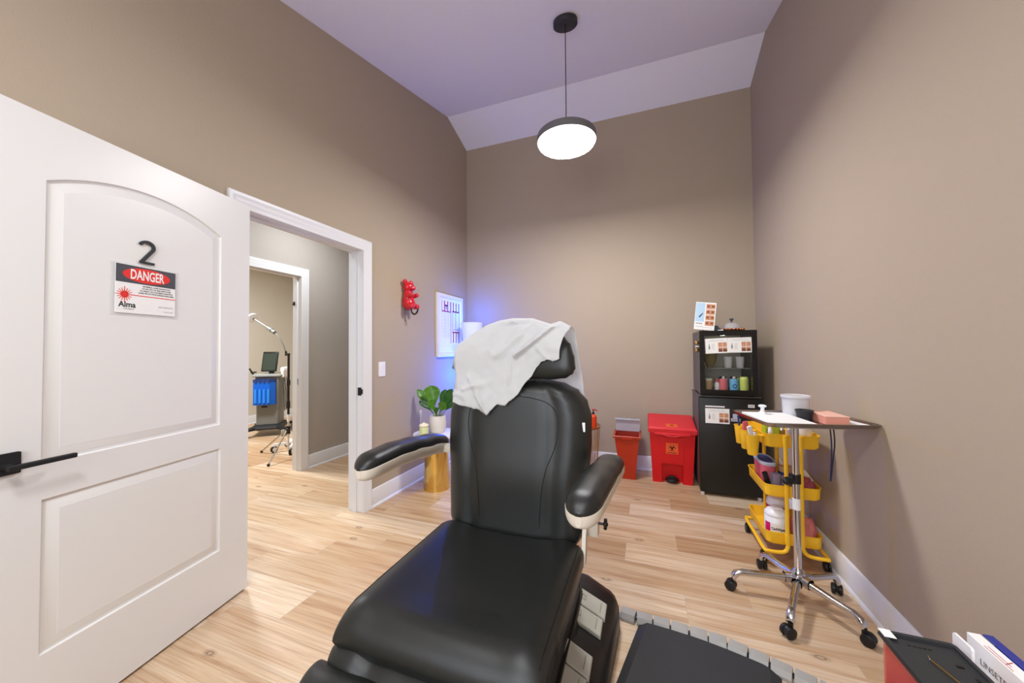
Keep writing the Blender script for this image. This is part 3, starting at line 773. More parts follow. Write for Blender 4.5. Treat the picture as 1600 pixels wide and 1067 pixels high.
# ------------------------------------------------------------------ paper cover over the headrest
PB = [(-0.785, 1.036), (-0.745, 1.022), (-0.705, 1.016), (-0.653, 1.005), (-0.615, 0.985), (-0.60, 1.007), (-0.577, 1.030), (-0.537, 1.031), (-0.511, 1.054), (-0.486, 1.078), (-0.453, 1.126), (-0.431, 1.150), (-0.409, 1.183), (-0.39, 1.209), (-0.359, 1.217), (-0.335, 1.212), (-0.30, 1.225)]
PT_ = [(-0.800, 1.175), (-0.790, 1.235), (-0.770, 1.283), (-0.725, 1.327), (-0.661, 1.366), (-0.599, 1.386), (-0.539, 1.394), (-0.452, 1.390), (-0.368, 1.362), (-0.325, 1.372), (-0.262, 1.340)]
rows = []; NU = 90
from mathutils import noise as mnoise
NF, NT, NB = 40, 10, 22
for j in range(NF+NT+NB+1):
    row = []
    for i in range(NU+1):
        u = i/NU
        if j <= NF: v = j/NF; xr = -0.310+0.030*v*v; xl = -0.780-0.022*v*(1-0.2*v)
        elif j <= NF+NT: v = (j-NF)/NT; xr = -0.280+0.012*v; xl = -0.798+0.01*v
        else: v = (j-NF-NT)/NB; xr = -0.268+0.032*v; xl = -0.788
        x = xl+(xr-xl)*u; jag = 0.005*mnoise.noise(Vector((x*42, 1.3, 0)))+0.003*mnoise.noise(Vector((x*120, 4.3, 0)))
        ztop = interp(PT_, x); zb = interp(PB, x)+jag
        nx = (x-CX)/0.26; yF = 1.452-0.05*min(1.2, nx*nx)
        if j <= NF:
            z = zb+(ztop-0.022-zb)*v
            hz = (z-1.255)/0.12
            yy2 = yF+0.018*hz-0.064*math.sqrt(max(0.05, 1-min(1, abs(hz))**2.6)) if z > 1.16 else 0
            ylow = 1.413+0.10*(z-0.56)-0.078-0.022
            yh = yF-0.064 if hz < 0 else yF+0.018*hz-0.064*math.sqrt(max(0.05, 1-min(1, hz)**2.6))
            t = min(1, max(0, (z-1.04)/0.18)); t = t*t*(3-2*t); y = ylow*(1-t)+yh*t
            if abs(nx) > 0.92: y += 0.05*(abs(nx)-0.92)/0.1*min(1, max(0, v*1.5))
        elif j <= NF+NT:
            a = math.pi*v; z = ztop-0.022+0.024*math.sin(a); y = yF+0.005-0.040*math.cos(a)+0.02
        else:
            z = ztop-0.022-(ztop-0.022-0.99)*v; y = yF+0.066+0.055*min(1, v*2)+0.01*math.sin(u*14)*v
        # creases
        w = 0
        if j <= NF:
            w += 0.010*mnoise.noise(Vector((x*9, z*9, 3)))+0.0045*mnoise.noise(Vector((x*30, z*30, 1)))+0.012*max(0, 1-abs(mnoise.noise(Vector((x*7+3, z*6, 5))))*9)*max(0, min(1, (1.16-z)/0.06))*0.6
            for (x0, z0, x1, z1, amp, wd2) in ((-0.50, 1.235, -0.33, 1.36, 0.024, 0.010), (-0.585, 1.235, -0.43, 1.37, 0.012, 0.018), (-0.70, 1.14, -0.64, 1.03, 0.009, 0.010), (-0.665, 1.07, -0.615, 0.99, 0.012, 0.007), (-0.73, 1.09, -0.64, 1.12, 0.009, 0.007), (-0.52, 1.22, -0.525, 1.12, 0.008, 0.006), (-0.41, 1.27, -0.36, 1.22, 0.008, 0.007)):
                d = Vector((x1-x0, z1-z0)); L2 = d.length_squared; tt = max(0, min(1, ((x-x0)*d.x+(z-z0)*d.y)/L2)); dist = math.hypot(x-x0-d.x*tt, z-z0-d.y*tt)
                w += amp*math.exp(-(dist/wd2)**2)
            y -= max(w, -0.004) + 0.004
        else: y += 0.006*mnoise.noise(Vector((x*10, z*8, 9)))
        row.append((x, y, z))
    rows.append(row)
b = B(); b.grid(rows); pc = b.obj('headrest_paper', 'paper_sheet', sharp=70, solid=0.0012); tag(pc, 'torn white paper sheet draped over the headrest of the treatment chair', 'paper sheet')

# ------------------------------------------------------------------ floor mat
mt = thing('floor_mat', 'black anti-fatigue floor mat beside the foot controls of the chair', 'mat', (0.135, 1.36, 0), R(-13))
b = B(); b.loft([[(x, y, z) for x, y in rrect(w_, h_, r_, 7)] for z, w_, h_, r_ in ((0.0005, 0.52, 0.80, 0.05), (0.004, 0.52, 0.80, 0.05), (0.020, 0.46, 0.74, 0.035), (0.0215, 0.45, 0.73, 0.03))])
b.obj('pad', 'charcoal', mt, sharp=15)

# ------------------------------------------------------------------ segmented cable cover
cc = thing('cable_cover', 'grey segmented cable cover snaking over the floor from the chair base', 'cable cover', (-0.16, 1.72, 0))
path = catmull([Vector(p) for p in ((-0.125, 1.782, 0), (-0.04, 1.768, 0), (0.05, 1.768, 0), (0.13, 1.757, 0), (0.28, 1.745, 0), (0.40, 1.705, 0), (0.50, 1.668, 0), (0.59, 1.632, 0), (0.70, 1.575, 0), (0.80, 1.50, 0))], 24)
acc = 0; cur = path[0]; pts = [path[0]]
for a, c in zip(path, path[1:]):
    acc += (c-a).length
    if acc >= 0.070: pts.append(c); acc = 0
for i, (a, c) in enumerate(zip(pts, pts[1:])):
    d = (c-a); L = d.length-0.007; yaw = math.atan2(d.y, d.x); mid = (a+c)/2
    mtx = Matrix.Translation(mid) @ Matrix.Rotation(yaw, 4, 'Z') @ Matrix.Rotation(0.0, 4, 'X')
    b = B(); prof = [(-0.034, 0.0006), (-0.034, 0.012), (-0.021, 0.030), (0.019, 0.032), (0.034, 0.013), (0.034, 0.0006)]
    b.loft([[mtx @ Vector((xx, y*k, z*k2)) for y, z in prof] for xx, k, k2 in ((-L/2, 0.96, 0.97), (-L/2+0.002, 1, 1), (L/2-0.002, 1, 1), (L/2, 0.96, 0.97))], closed=True)
    b.obj('segment', 'cover_grey', cc, world=True, sharp=25)
b = B(); b.tube([p+Vector((0, 0, 0.012)) for p in path], 0.008, 8); b.obj('cable', 'black_plastic', cc, world=True)

# ------------------------------------------------------------------ wheeled instrument stand
SX, SY = 0.700, 2.185
st = thing('instrument_stand', 'chrome wheeled instrument stand with a flat tray and five casters by the right wall', 'stand', (SX, SY, 0))
b = B(); b.lathe([(0, 0.09), (0.028, 0.09), (0.030, 0.135), (0.022, 0.150), (0.0175, 0.158), (0, 0.158)], (SX, SY, 0), 24); hub = b.obj('hub', 'cast_alu', st, world=True)
b = B(); b.cyl((SX, SY, 0.50), 0.0155, 0.72, 24); b.cyl((SX, SY, 0.845), 0.0165, 0.06, 24); pole = b.obj('pole', 'chrome', st, world=True)
b = B(); b.cyl((SX, SY, 0.60), 0.021, 0.045, 24); b.tube([(SX, SY, 0.60), (SX-0.03, SY-0.03, 0.60)], 0.006, 10)
b.ball((SX-0.045, SY-0.045, 0.598), (0.034, 0.020, 0.021), 20, (0, 0.1, 0.6)); b.obj('height_knob', 'black_plastic', st, world=True)
b = B(); b.cyl((SX, SY, 0.475), 0.0172, 0.055, 24); b.obj('label_wrap', 'card_white', pole, world=True)
for wx, wy in ((0.385, 2.155), (0.595, 2.435), (0.920, 2.305), (0.872, 1.938), (0.565, 1.872)):
    d = Vector((wx-SX, wy-SY, 0)); L = d.length-0.03; d.normalize(); s = Vector((-d.y, d.x, 0)); b = B(); secs = []
    for t, hz, w_, h_ in ((0.02, 0.108, 0.022, 0.022), (0.06, 0.108, 0.021, 0.023), (0.13, 0.106, 0.0175, 0.0175), (0.6, 0.101, 0.0145, 0.013), (0.86, 0.100, 0.0145, 0.013), (0.95, 0.092, 0.016, 0.014), (1.0, 0.076, 0.017, 0.014), (1.01, 0.062, 0.017, 0.011)):
        c = Vector((SX, SY, 0))+d*(L*t if t > 0.06 else t*1.0); tilt = Vector((0, 0, 1)) if t < 0.9 else (Vector((0, 0, 1))+d*1.0).normalized()
        secs.append([c+Vector((0, 0, hz))+s*x+tilt*z for x, z in sup(w_, h_, 3, 20)])
    b.loft(secs, closed=True); b.obj('leg', 'cast_alu', st, world=True, sharp=50)
    b = B(); e = Vector((SX, SY, 0))+d*(L+0.002); a_ = rnd.uniform(0.3, 1.0)*(1 if wx < SX else -1)
    ax_ = (s*math.cos(a_)+d*math.sin(a_)).normalized(); fr = Vector((-ax_.y, ax_.x, 0)); wc = e+fr*(-0.012)
    q = ax_.to_track_quat('Z', 'Y').to_matrix().to_4x4()
    for o in (-0.0135, 0.0135):
        b.lathe([(0, -0.0095), (0.019, -0.0095), (0.0245, -0.006), (0.025, 0.006), (0.019, 0.0095), (0, 0.0095)], n=24, mtx=Matrix.Translation(wc+ax_*o+Vector((0, 0, 0.0252))) @ q)
    b.cyl((e.x, e.y, 0.048), 0.010, 0.03, 14); b.ball((wc.x, wc.y, 0.030), (0.022, 0.022, 0.020), 14)
    b.obj('caster', 'black_plastic', st, world=True)
TR = R(12); TC = Vector((0.722, 2.195, 0.0)); TZ = 0.901
tm = Matrix.Translation(TC) @ Matrix.Rotation(TR, 4, 'Z')
b = B(); secs = []
for w_, h_, z in ((0.435, 0.335, TZ-0.012), (0.455, 0.350, TZ-0.008), (0.464, 0.362, TZ+0.006), (0.474, 0.372, TZ+0.008), (0.476, 0.374, TZ+0.006), (0.470, 0.369, TZ+0.003), (0.462, 0.357, TZ-0.009), (0.445, 0.340, TZ-0.0145)):
    secs.append([tm @ Vector((x, y, z)) for x, y in rrect(w_, h_, 0.035, 6)])
b.loft([list(s) for s in secs], closed=True, cap=False)
bot = [tm @ Vector((x, y, TZ-0.012)) for x, y in rrect(0.44, 0.335, 0.035, 6)]; b.bm.faces.new([b.bm.verts.new(p) for p in bot])
bot = [tm @ Vector((x, y, TZ-0.0145)) for x, y in rrect(0.445, 0.340, 0.035, 6)]; b.bm.faces.new([b.bm.verts.new(p) for p in bot])
b.obj('tray', 'steel', st, world=True, sharp=40)
b = B(); b.tube([tm @ Vector((x, y, TZ-0.020)) for x, y in rrect(0.30, 0.27, 0.03, 4)], 0.005, 8, loop=True); b.seg(tm @ Vector((-0.15, 0, TZ-0.02)), tm @ Vector((0.15, 0, TZ-0.02)), 0.005); b.obj('tray_frame', 'chrome', st, world=True)
def T(u, v, z=0): return tm @ Vector((u, v, TZ-0.012+z))
# what lies on the tray
def sheetobj(name, u0, u1, v0, v1, rz, h, m, label, cat, sag=0.0):
    b = B(); c_, s_ = math.cos(rz), math.sin(rz); cu_m, cv_m = (u0+u1)/2, (v0+v1)/2
    f = lambda u, v, z: T(cu_m+(u-cu_m)*c_-(v-cv_m)*s_, cv_m+(u-cu_m)*s_+(v-cv_m)*c_, z)
    b.loft([[f(u0, v0, z), f(u1, v0, z), f(u1, v1, z), f(u0, v1, z)] for z in (0.0006, h)]); return tag(b.obj(name, m), label, cat)
sheetobj('paper_stack', -0.205, 0.0, -0.145, 0.150, R(-4), 0.014, 'paper', 'white printed paper stack on the left half of the instrument tray', 'paper')
sheetobj('paper_slip', 0.165, 0.212, -0.14, 0.10, R(3), 0.010, 'paper', 'narrow white paper slip at the right end of the instrument tray', 'paper')
b = B(); c0 = T(-0.115, 0.105, 0.0145); b.lathe([(0, 0), (0.019, 0), (0.019, 0.006), (0.010, 0.012), (0.0085, 0.03), (0.012, 0.034), (0.018, 0.036), (0.019, 0.043), (0.012, 0.047), (0, 0.048)], c0, 24)
tag(b.obj('thread_spool', 'white_plastic'), 'small white spool standing on the paper of the instrument tray', 'spool')
b = B(); c0 = T(0.032, 0.012, 0.0006); b.lathe([(0, 0), (0.029, 0), (0.0335, 0.035), (0.0365, 0.046), (0.0385, 0.047), (0.0385, 0.052), (0.034, 0.052), (0.031, 0.044), (0.026, 0.006), (0, 0.005)], c0, 32)
tag(b.obj('cup', 'charcoal'), 'small black cup on the instrument tray in front of the clear tub', 'cup')
tub = thing('storage_tub', 'round clear tub with beige contents at the back of the instrument tray', 'tub', T(0.050, 0.112, 0.0006), TR)
b = B(); b.lathe([(0, 0), (0.052, 0), (0.056, 0.004), (0.060, 0.095), (0.064, 0.098), (0.064, 0.101), (0.058, 0.101), (0.054, 0.006), (0, 0.005)], n=40); b.obj('shell', 'frost_plastic', tub)
b = B(); b.lathe([(0, 0.0055), (0.050, 0.0055), (0.0525, 0.07), (0.02, 0.082), (0, 0.080)], n=32); b.obj('contents', 'cream', tub)
b = B(); b.lathe([(0, 0.1015), (0.061, 0.1015), (0.066, 0.103), (0.066, 0.112), (0.062, 0.114), (0.058, 0.110), (0, 0.110)], n=40); b.obj('lid', 'frost_plastic', tub)
pbx = thing('pink_box', 'flat salmon pink cardboard box lying on the right side of the instrument tray', 'box', T(0.115, -0.02, 0.0006), TR+R(-7))
b = B(); b.bb(-0.047, 0.047, -0.085, 0.085, 0, 0.036, 0.001, 1); b.obj('body', 'pink_side', pbx)
b = B(); b.bb(-0.0485, 0.0485, -0.0865, 0.0865, 0.0365, 0.041, 0.001, 1); b.obj('lid', 'pink_box', pbx)
b = B(); pts = [(0.815, 2.115, 0.885), (0.819, 2.112, 0.80), (0.815, 2.110, 0.70), (0.812, 2.112, 0.63), (0.818, 2.122, 0.64), (0.828, 2.125, 0.72), (0.838, 2.13, 0.80), (0.838, 2.14, 0.885)]
cp = catmull([Vector(p) for p in pts], 6); b.loft([[p+Vector(o) for o in ((-0.0015, -0.004, 0), (0.0015, -0.004, 0), (0.0015, 0.004, 0), (-0.0015, 0.004, 0))] for p in cp], closed=True)
tag(b.obj('hanging_strap', 'strap_navy'), 'dark blue strap hanging in a loop under the instrument tray', 'strap')
def point(name, loc, power, col, r=0.04):
    l = bpy.data.lights.new(name, 'POINT'); l.energy = power; l.color = col; l.shadow_soft_size = r
    o = bpy.data.objects.new(name, l); COL.objects.link(o); o.location = loc; return o
# ------------------------------------------------------------------ yellow three-tier cart
X0, X1, Y0, Y1 = 0.648, 0.930, 2.500, 2.888
XC, YC = (X0+X1)/2, (Y0+Y1)/2
ca = thing('utility_cart', 'yellow metal three-tier rolling cart behind the instrument stand', 'cart', (XC, YC, 0))
ZT = {}
for key, z, h in (('top', 0.750, 0.078), ('mid', 0.455, 0.072), ('low', 0.182, 0.072)):
    ZT[key] = z-h; b = B(); secs = []
    W_, D_ = X1-X0, Y1-Y0
    for w_, d_, zz2, r_ in ((W_-0.03, D_-0.03, z-h, 0.03), (W_-0.012, D_-0.012, z-h+0.010, 0.035), (W_-0.004, D_-0.004, z-0.004, 0.038), (W_+0.004, D_+0.004, z-0.002, 0.042), (W_+0.004, D_+0.004, z+0.001, 0.042), (W_-0.006, D_-0.006, z+0.001, 0.038), (W_-0.010, D_-0.010, z-0.006, 0.036), (W_-0.018, D_-0.018, z-h+0.012, 0.032), (W_-0.034, D_-0.034, z-h+0.003, 0.028)):
        secs.append([(XC+x, YC+y, zz2) for x, y in rrect(w_, d_, r_, 6)])
    b.loft(secs, closed=True, cap=True); b.obj('tray', 'yellow_metal', ca, world=True, sharp=40)
for sx in (-1, 1):
    b = B(); px_ = XC+sx*0.036; ex = XC+sx*0.150
    pts = [(px_, Y0-0.008, 0.748), (px_, Y0-0.008, 0.45), (px_, Y0-0.008, 0.16), (px_, Y0-0.010, 0.115), (px_+sx*0.014, Y0-0.014, 0.087), (px_+sx*0.045, Y0-0.02, 0.080), (ex-sx*0.02, Y0-0.022, 0.080), (ex, Y0-0.002, 0.080),
           (ex, YC, 0.080), (ex, Y1+0.002, 0.080), (ex-sx*0.02, Y1+0.022, 0.080), (px_+sx*0.045, Y1+0.02, 0.080), (px_+sx*0.014, Y1+0.014, 0.087), (px_, Y1+0.010, 0.115), (px_, Y1+0.008, 0.16), (px_, Y1+0.008, 0.45), (px_, Y1+0.008, 0.748)]
    b.tube(pts, 0.0105, 12, smooth=5)
    for yy3 in (Y0-0.008, Y1+0.008):
        for z in (0.72, 0.43, 0.155): b.cyl((px_, yy3, z), 0.0135, 0.05, 16)
    b.obj('frame_tube', 'yellow_metal', ca, world=True, sharp=40)
    for yy3 in (Y0+0.02, Y1-0.02):
        b = B(); b.cyl((ex, yy3, 0.060), 0.008, 0.03, 12); b.bb(ex-0.012, ex+0.012, yy3-0.018, yy3+0.02, 0.036, 0.050, 0.004)
        for o in (-0.008, 0.008): b.cyl((ex+o, yy3-0.008, 0.0255), 0.025, 0.011, 24, 'X', bev=0.003)
        b.obj('caster', 'black_plastic', ca, world=True)
# hanging cups on the left side
cup_l = ['yellow cup with white packets hanging on the cart, nearest the instrument stand', 'middle one of three yellow cups hanging on the side of the cart', 'yellow cup hanging on the cart nearest the black fridges']
for i, (y, l) in enumerate(zip((2.525, 2.665, 2.805), cup_l)):
    b = B(); cx = X0-0.050
    prof = [(0, 0), (0.024, 0), (0.027, 0.004), (0.037, 0.118), (0.0395, 0.119), (0.0395, 0.122), (0.035, 0.122), (0.025, 0.006), (0, 0.005)]
    b.lathe(prof, (cx, y, 0.615), 32); b.bb(cx+0.033, X0+0.004, y-0.02, y+0.02, 0.733, 0.7365, 0.001, 1); b.bb(X0+0.006, X0+0.0075, y-0.02, y+0.02, 0.725, 0.7365)
    tag(b.obj('hanging_cup', 'yellow_metal', sharp=40), l, 'cup', 'yellow cups hanging on the cart')
def packet(x, y, z, w, h, d, rot, m, name, label, cat, r=0.002):
    b = B(); b.box((x, y, z), (w, d, h), r, 2, rot); return tag(b.obj(name, m), label, cat)
packet(X0-0.052, 2.520, 0.715, 0.026, 0.15, 0.012, (0.1, -0.30, 0.3), 'card_white', 'packet', 'white paper packet sticking out of the nearest yellow hanging cup', 'packet')
packet(X0-0.036, 2.528, 0.690, 0.020, 0.12, 0.010, (-0.05, 0.06, 0.8), 'white_plastic', 'packet', 'short white packet in the nearest yellow hanging cup', 'packet')
packet(X0-0.052, 2.664, 0.72, 0.034, 0.14, 0.010, (0.1, -0.15, 0.5), 'rose', 'packet', 'rose packet standing in the middle yellow hanging cup', 'packet')
b = B(); b.tube([(X0-0.048, 2.806, 0.63), (X0-0.065, 2.80, 0.80)], 0.006, 10); tag(b.obj('marker_pen', 'navy'), 'dark pen standing in the yellow cup nearest the fridges', 'pen')
# top tray contents
zt = ZT['top']+0.0035
def bottle(name, m, x, y, z, prof, label, cat, n=28, cap=None):
    t = thing(name, label, cat, (x, y, z)); b = B(); b.lathe(prof, n=n); b.obj('body', m, t)
    if cap: b = B(); b.lathe(cap[0], n=n); b.obj('cap', cap[1], t)
    return t
t = thing('product_box', 'green and yellow product box standing in the top tray of the cart', 'box', (0.733, 2.66, zt), R(8))
b = B(); b.bb(-0.045, 0.045, -0.02, 0.02, 0, 0.135, 0.001, 1); b.obj('carton', 'lime', t)
b = B(); b.bb(-0.045, 0.045, -0.0207, -0.0201, 0.0, 0.022); b.bb(-0.035, -0.01, -0.0207, -0.0201, 0.04, 0.075); b.obj('printed_band', 'green_dark', t)
bottle('dropper_bottle', 'cream', 0.700, 2.565, zt, [(0, 0), (0.020, 0), (0.021, 0.05), (0.019, 0.058), (0.012, 0.064), (0.012, 0.07), (0, 0.07)], 'small cream bottle with tapered white nozzle in the top cart tray', 'bottle', cap=([(0, 0.071), (0.013, 0.071), (0.010, 0.095), (0.006, 0.102), (0, 0.102)], 'white_plastic'))
for i, (x, y, h, m, l) in enumerate(((0.765, 2.580, 0.125, 'steel', 'slim silver spray bottle in the top cart tray'), (0.797, 2.570, 0.135, 'lid_clear', 'clear plastic bottle beside the silver one in the top cart tray'), (0.823, 2.620, 0.13, 'black_gloss', 'black bottle in the top cart tray behind the chrome pole'))):
    bottle('spray_bottle', m, x, y, zt, [(0, 0), (0.0135, 0), (0.0145, 0.002), (0.0145, h*0.7), (0.008, h*0.76), (0, h*0.76)], l, 'bottle', cap=([(0, h*0.765), (0.009, h*0.765), (0.009, h), (0, h)], 'white_plastic' if i != 2 else 'black_plastic'))
t = bottle('wipe_roll', 'white_plastic', 0.873, 2.588, zt, [(0, 0), (0.036, 0), (0.037, 0.002), (0.037, 0.03), (0.0365, 0.032), (0.037, 0.034), (0.037, 0.062), (0.0365, 0.064), (0.037, 0.066), (0.037, 0.11), (0.015, 0.112), (0, 0.112)], 'white ribbed jar at the right end of the top cart tray', 'jar')
# middle tray contents
zm = ZT['mid']+0.0035
t = thing('lidded_tub', 'pink filled clear tub with oval lid at the left of the middle cart tray', 'tub', (0.703, 2.700, zm))
b = B(); b.loft([[(x, y, z) for x, y in sup(w_, d_, 3, 40)] for z, w_, d_ in ((0.0, 0.035, 0.10), (0.004, 0.037, 0.104), (0.125, 0.043, 0.112), (0.150, 0.044, 0.113))], closed=True); b.obj('shell', 'rose', t)
b = B(); b.loft([[(x, y, z) for x, y in sup(w_, d_, 3, 40)] for z, w_, d_ in ((0.151, 0.044, 0.114), (0.152, 0.048, 0.118), (0.166, 0.048, 0.118), (0.169, 0.045, 0.114), (0.165, 0.040, 0.108))], closed=True); b.obj('lid', 'lid_clear', t)
b = B(); b.loft([[(x, y, z) for x, y in sup(0.034, 0.085, 3, 32)] for z in (0.1655, 0.168)], closed=True); b.obj('lid_label', 'navy', t)
t = bottle('cream_jar', 'mauve', 0.791, 2.628, zm, [(0, 0), (0.035, 0), (0.037, 0.003), (0.037, 0.07), (0, 0.07)], 'jar with blue band and tan lid in the middle cart tray', 'jar', cap=([(0, 0.118), (0.038, 0.118), (0.039, 0.121), (0.039, 0.145), (0.036, 0.150), (0, 0.150)], 'tan'))
b = B(); b.lathe([(0, 0.0705), (0.0375, 0.0705), (0.0375, 0.1175), (0, 0.1175)], n=28); b.obj('band', 'blue_cap', t)
packet(0.713, 2.545, zm+0.064, 0.040, 0.125, 0.034, (0.06, 0.02, 0.2), 'mauve', 'carton', 'grey mauve carton standing in the middle cart tray', 'carton')
packet(0.761, 2.550, zm+0.056, 0.034, 0.11, 0.03, (0.03, 0.0, -0.1), 'mauve', 'carton', 'second mauve carton beside the yellow post in the middle cart tray', 'carton')
packet(0.676, 2.552, zm+0.068, 0.028, 0.13, 0.020, (0.15, -0.32, 0.2), 'black_plastic', 'leaning_case', 'black leaning case in the left front corner of the middle cart tray', 'case', 0.006)
packet(0.818, 2.545, zm+0.072, 0.022, 0.14, 0.05, (0.1, 0.2, 0.3), 'black_matt', 'device_case', 'black device case in the middle cart tray behind the chrome pole', 'case', 0.006)
packet(0.800, 2.675, zm+0.150, 0.055, 0.010, 0.055, (0.7, 0.5, 0.3), 'card_white', 'card_box', 'white card tilted on top of the items in the middle cart tray', 'card')
packet(0.890, 2.62, zm+0.100, 0.034, 0.085, 0.016, (0.1, -0.65, 0.2), 'cream', 'small_box', 'small cream box leaning at the right of the middle cart tray', 'box')
packet(0.885, 2.70, zm+0.055, 0.03, 0.105, 0.05, (0.15, -0.4, 0.3), 'black_plastic', 'pouch', 'dark pouch leaning behind the rose cloth in the middle cart tray', 'pouch', 0.008)
b = B(); t_ = bmesh.new(); bmesh.ops.create_uvsphere(t_, u_segments=32, v_segments=20, radius=1)
for v in t_.verts:
    n_ = 1+0.28*mnoise.noise(v.co*2.6)+0.10*mnoise.noise(v.co*7); v.co = Vector((v.co.x*0.040*n_, v.co.y*0.055*n_, (v.co.z+1)*0.046*n_))
b.merge(t_, Matrix.Translation((0.876, 2.590, zm+0.008))); t_.free(); tag(b.obj('cloth', 'rose_cloth', sharp=80), 'crumpled rose cloth at the right front of the middle cart tray', 'cloth')
# bottom tray contents
zl = ZT['low']+0.0035
t = thing('wipe_tub', 'white wipes tub with magenta label at the left front of the bottom cart tray', 'wipes tub', (0.728, 2.595, zl))
b = B(); b.lathe([(0, 0), (0.055, 0), (0.059, 0.004), (0.060, 0.128), (0.056, 0.134), (0, 0.134)], n=40); b.obj('body', 'white_plastic', t)
b = B(); b.lathe([(0, 0.1345), (0.058, 0.1345), (0.060, 0.138), (0.059, 0.150), (0.048, 0.165), (0.035, 0.172), (0, 0.173)], n=40); b.box((0.005, 0, 0.176), (0.05, 0.035, 0.008), 0.003); b.obj('lid', 'white_plastic', t)
cylf = lambda a0, zc, r: (lambda u, v, d: Vector(((r+d)*math.cos(a0+u/r), (r+d)*math.sin(a0+u/r), zc+v)))
b = B(); f = cylf(R(-90), 0.055, 0.0604); b.grid([[f(u*0.115/24-0.0575+0.0, v, 0.0) for u in range(25)] for v in (-0.045, 0.045)]); b.obj('label', 'card_white', t)
b = B(); f = cylf(R(-150), 0.055, 0.0605); b.grid([[f(u*0.034/12-0.017, v, 0.0) for u in range(13)] for v in (-0.045, 0.045)]); b.obj('magenta_stripe', 'magenta', t)
b = B(); b.text('CaviWipes', 0.020, cylf(R(-96), 0.070, 0.0608), 0.0, bold=0.0008, width=0.070, res=2)
for k in range(3): b.prism([(x*0.006+0.022*(k-1), y*0.006) for x, y in sup(1, 1, 2, 12)], cylf(R(-96), 0.040, 0.0608), 0.0, 0.0002)
b.obj('lettering', 'ink', t)
t = thing('wipe_tub', 'white wipes tub with crimson label behind the first one in the bottom cart tray', 'wipes tub', (0.785, 2.765, zl))
b = B(); b.lathe([(0, 0), (0.055, 0), (0.059, 0.004), (0.060, 0.128), (0.056, 0.134), (0, 0.134)], n=40); b.obj('body', 'crimson', t)
b = B(); b.lathe([(0, 0.1345), (0.058, 0.1345), (0.060, 0.138), (0.059, 0.160), (0.048, 0.178), (0.035, 0.182), (0, 0.183)], n=40); b.obj('lid', 'white_plastic', t)
b = B(); t_ = bmesh.new(); bmesh.ops.create_uvsphere(t_, u_segments=48, v_segments=30, radius=1)
for v in t_.verts:
    n_ = 1+0.20*mnoise.noise(v.co*2.0+Vector((3, 1, 0)))+0.08*abs(mnoise.noise(v.co*6)); v.co = Vector((v.co.x*0.056*n_+(0.030*max(0, v.co.x-0.5)*max(0, v.co.z+0.6)), v.co.y*0.080*n_, max(-0.0, (v.co.z+0.70)*0.085*n_)))
b.merge(t_, Matrix.Translation((0.855, 2.595, zl+0.001))); t_.free(); tag(b.obj('plastic_bag', 'pink_bag', sharp=80), 'crumpled pink plastic bag in the right of the bottom cart tray', 'bag')

# ------------------------------------------------------------------ two mini fridges
lf = thing('mini_fridge', 'black solid door mini fridge standing on the floor by the back wall', 'fridge', (0.658, 3.70, 0))
b = B(); b.bb(0.432, 0.884, 3.492, 3.925, 0.025, 0.842, 0.006); b.bb(0.427, 0.889, 3.455, 3.928, 0.838, 0.850, 0.004); b.obj('cabinet', 'fridge_grey', lf, world=True)
b = B(); b.bb(0.428, 0.888, 3.447, 3.488, 0.030, 0.832, 0.008); b.obj('door', 'fridge_black', lf, world=True)
for x in (0.45, 0.866):
    for y in (3.475, 3.90):
        b = B(); b.cyl((x, y, 0.0125), 0.014, 0.025, 16); b.obj('foot', 'white_plastic', lf, world=True)
uf = thing('display_fridge', 'small black glass door drinks fridge stacked on the solid door fridge', 'fridge', (0.645, 3.62, 0.851))
b = B()
ux0, ux1, uy0, uy1, uz0, uz1 = 0.437, 0.852, 3.446, 3.86, 0.866, 1.400
b.bb(ux0, ux0+0.02, uy0, uy1, uz0, uz1, 0.002, 1); b.bb(ux1-0.02, ux1, uy0, uy1, uz0, uz1, 0.002, 1); b.bb(ux0+0.02, ux1-0.02, uy0, uy1, uz1-0.03, uz1, 0.002, 1); b.bb(ux0+0.02, ux1-0.02, uy0, uy1, uz0, uz0+0.02, 0.002, 1); b.bb(ux0+0.02, ux1-0.02, uy1-0.02, uy1, uz0+0.02, uz1-0.03)
b.obj('cabinet', 'fridge_grey', uf, world=True)
b = B(); b.bb(ux0+0.0205, ux1-0.0205, uy1-0.026, uy1-0.0205, uz0+0.0205, uz1-0.0305); b.obj('liner', 'fridge_in', uf, world=True)
b = B(); b.bb(ux0+0.021, ux1-0.021, uy0+0.02, uy1-0.03, 1.080, 1.084); b.obj('shelf', 'glass', uf, world=True)
b = B(); b.prism(rrect(0.419, 0.538, 0.006), lambda u, v, d: (0.6445+u, 3.402+d, 1.132+v), 0.0, 0.040, holes=[list(reversed(rrect(0.345, 0.455, 0.004)))])
b.obj('door_frame', 'black_gloss', uf, world=True)
b = B(); b.bb(0.6445-0.174, 0.6445+0.174, 3.412, 3.416, 1.132-0.229, 1.132+0.229); b.obj('door_glass', 'smoke_glass', uf, world=True)
for x in (0.46, 0.83):
    for y in (3.48, 3.83):
        b = B(); b.cyl((x, y, 0.8585), 0.014, 0.015, 16); b.obj('foot', 'black_plastic', uf, world=True)
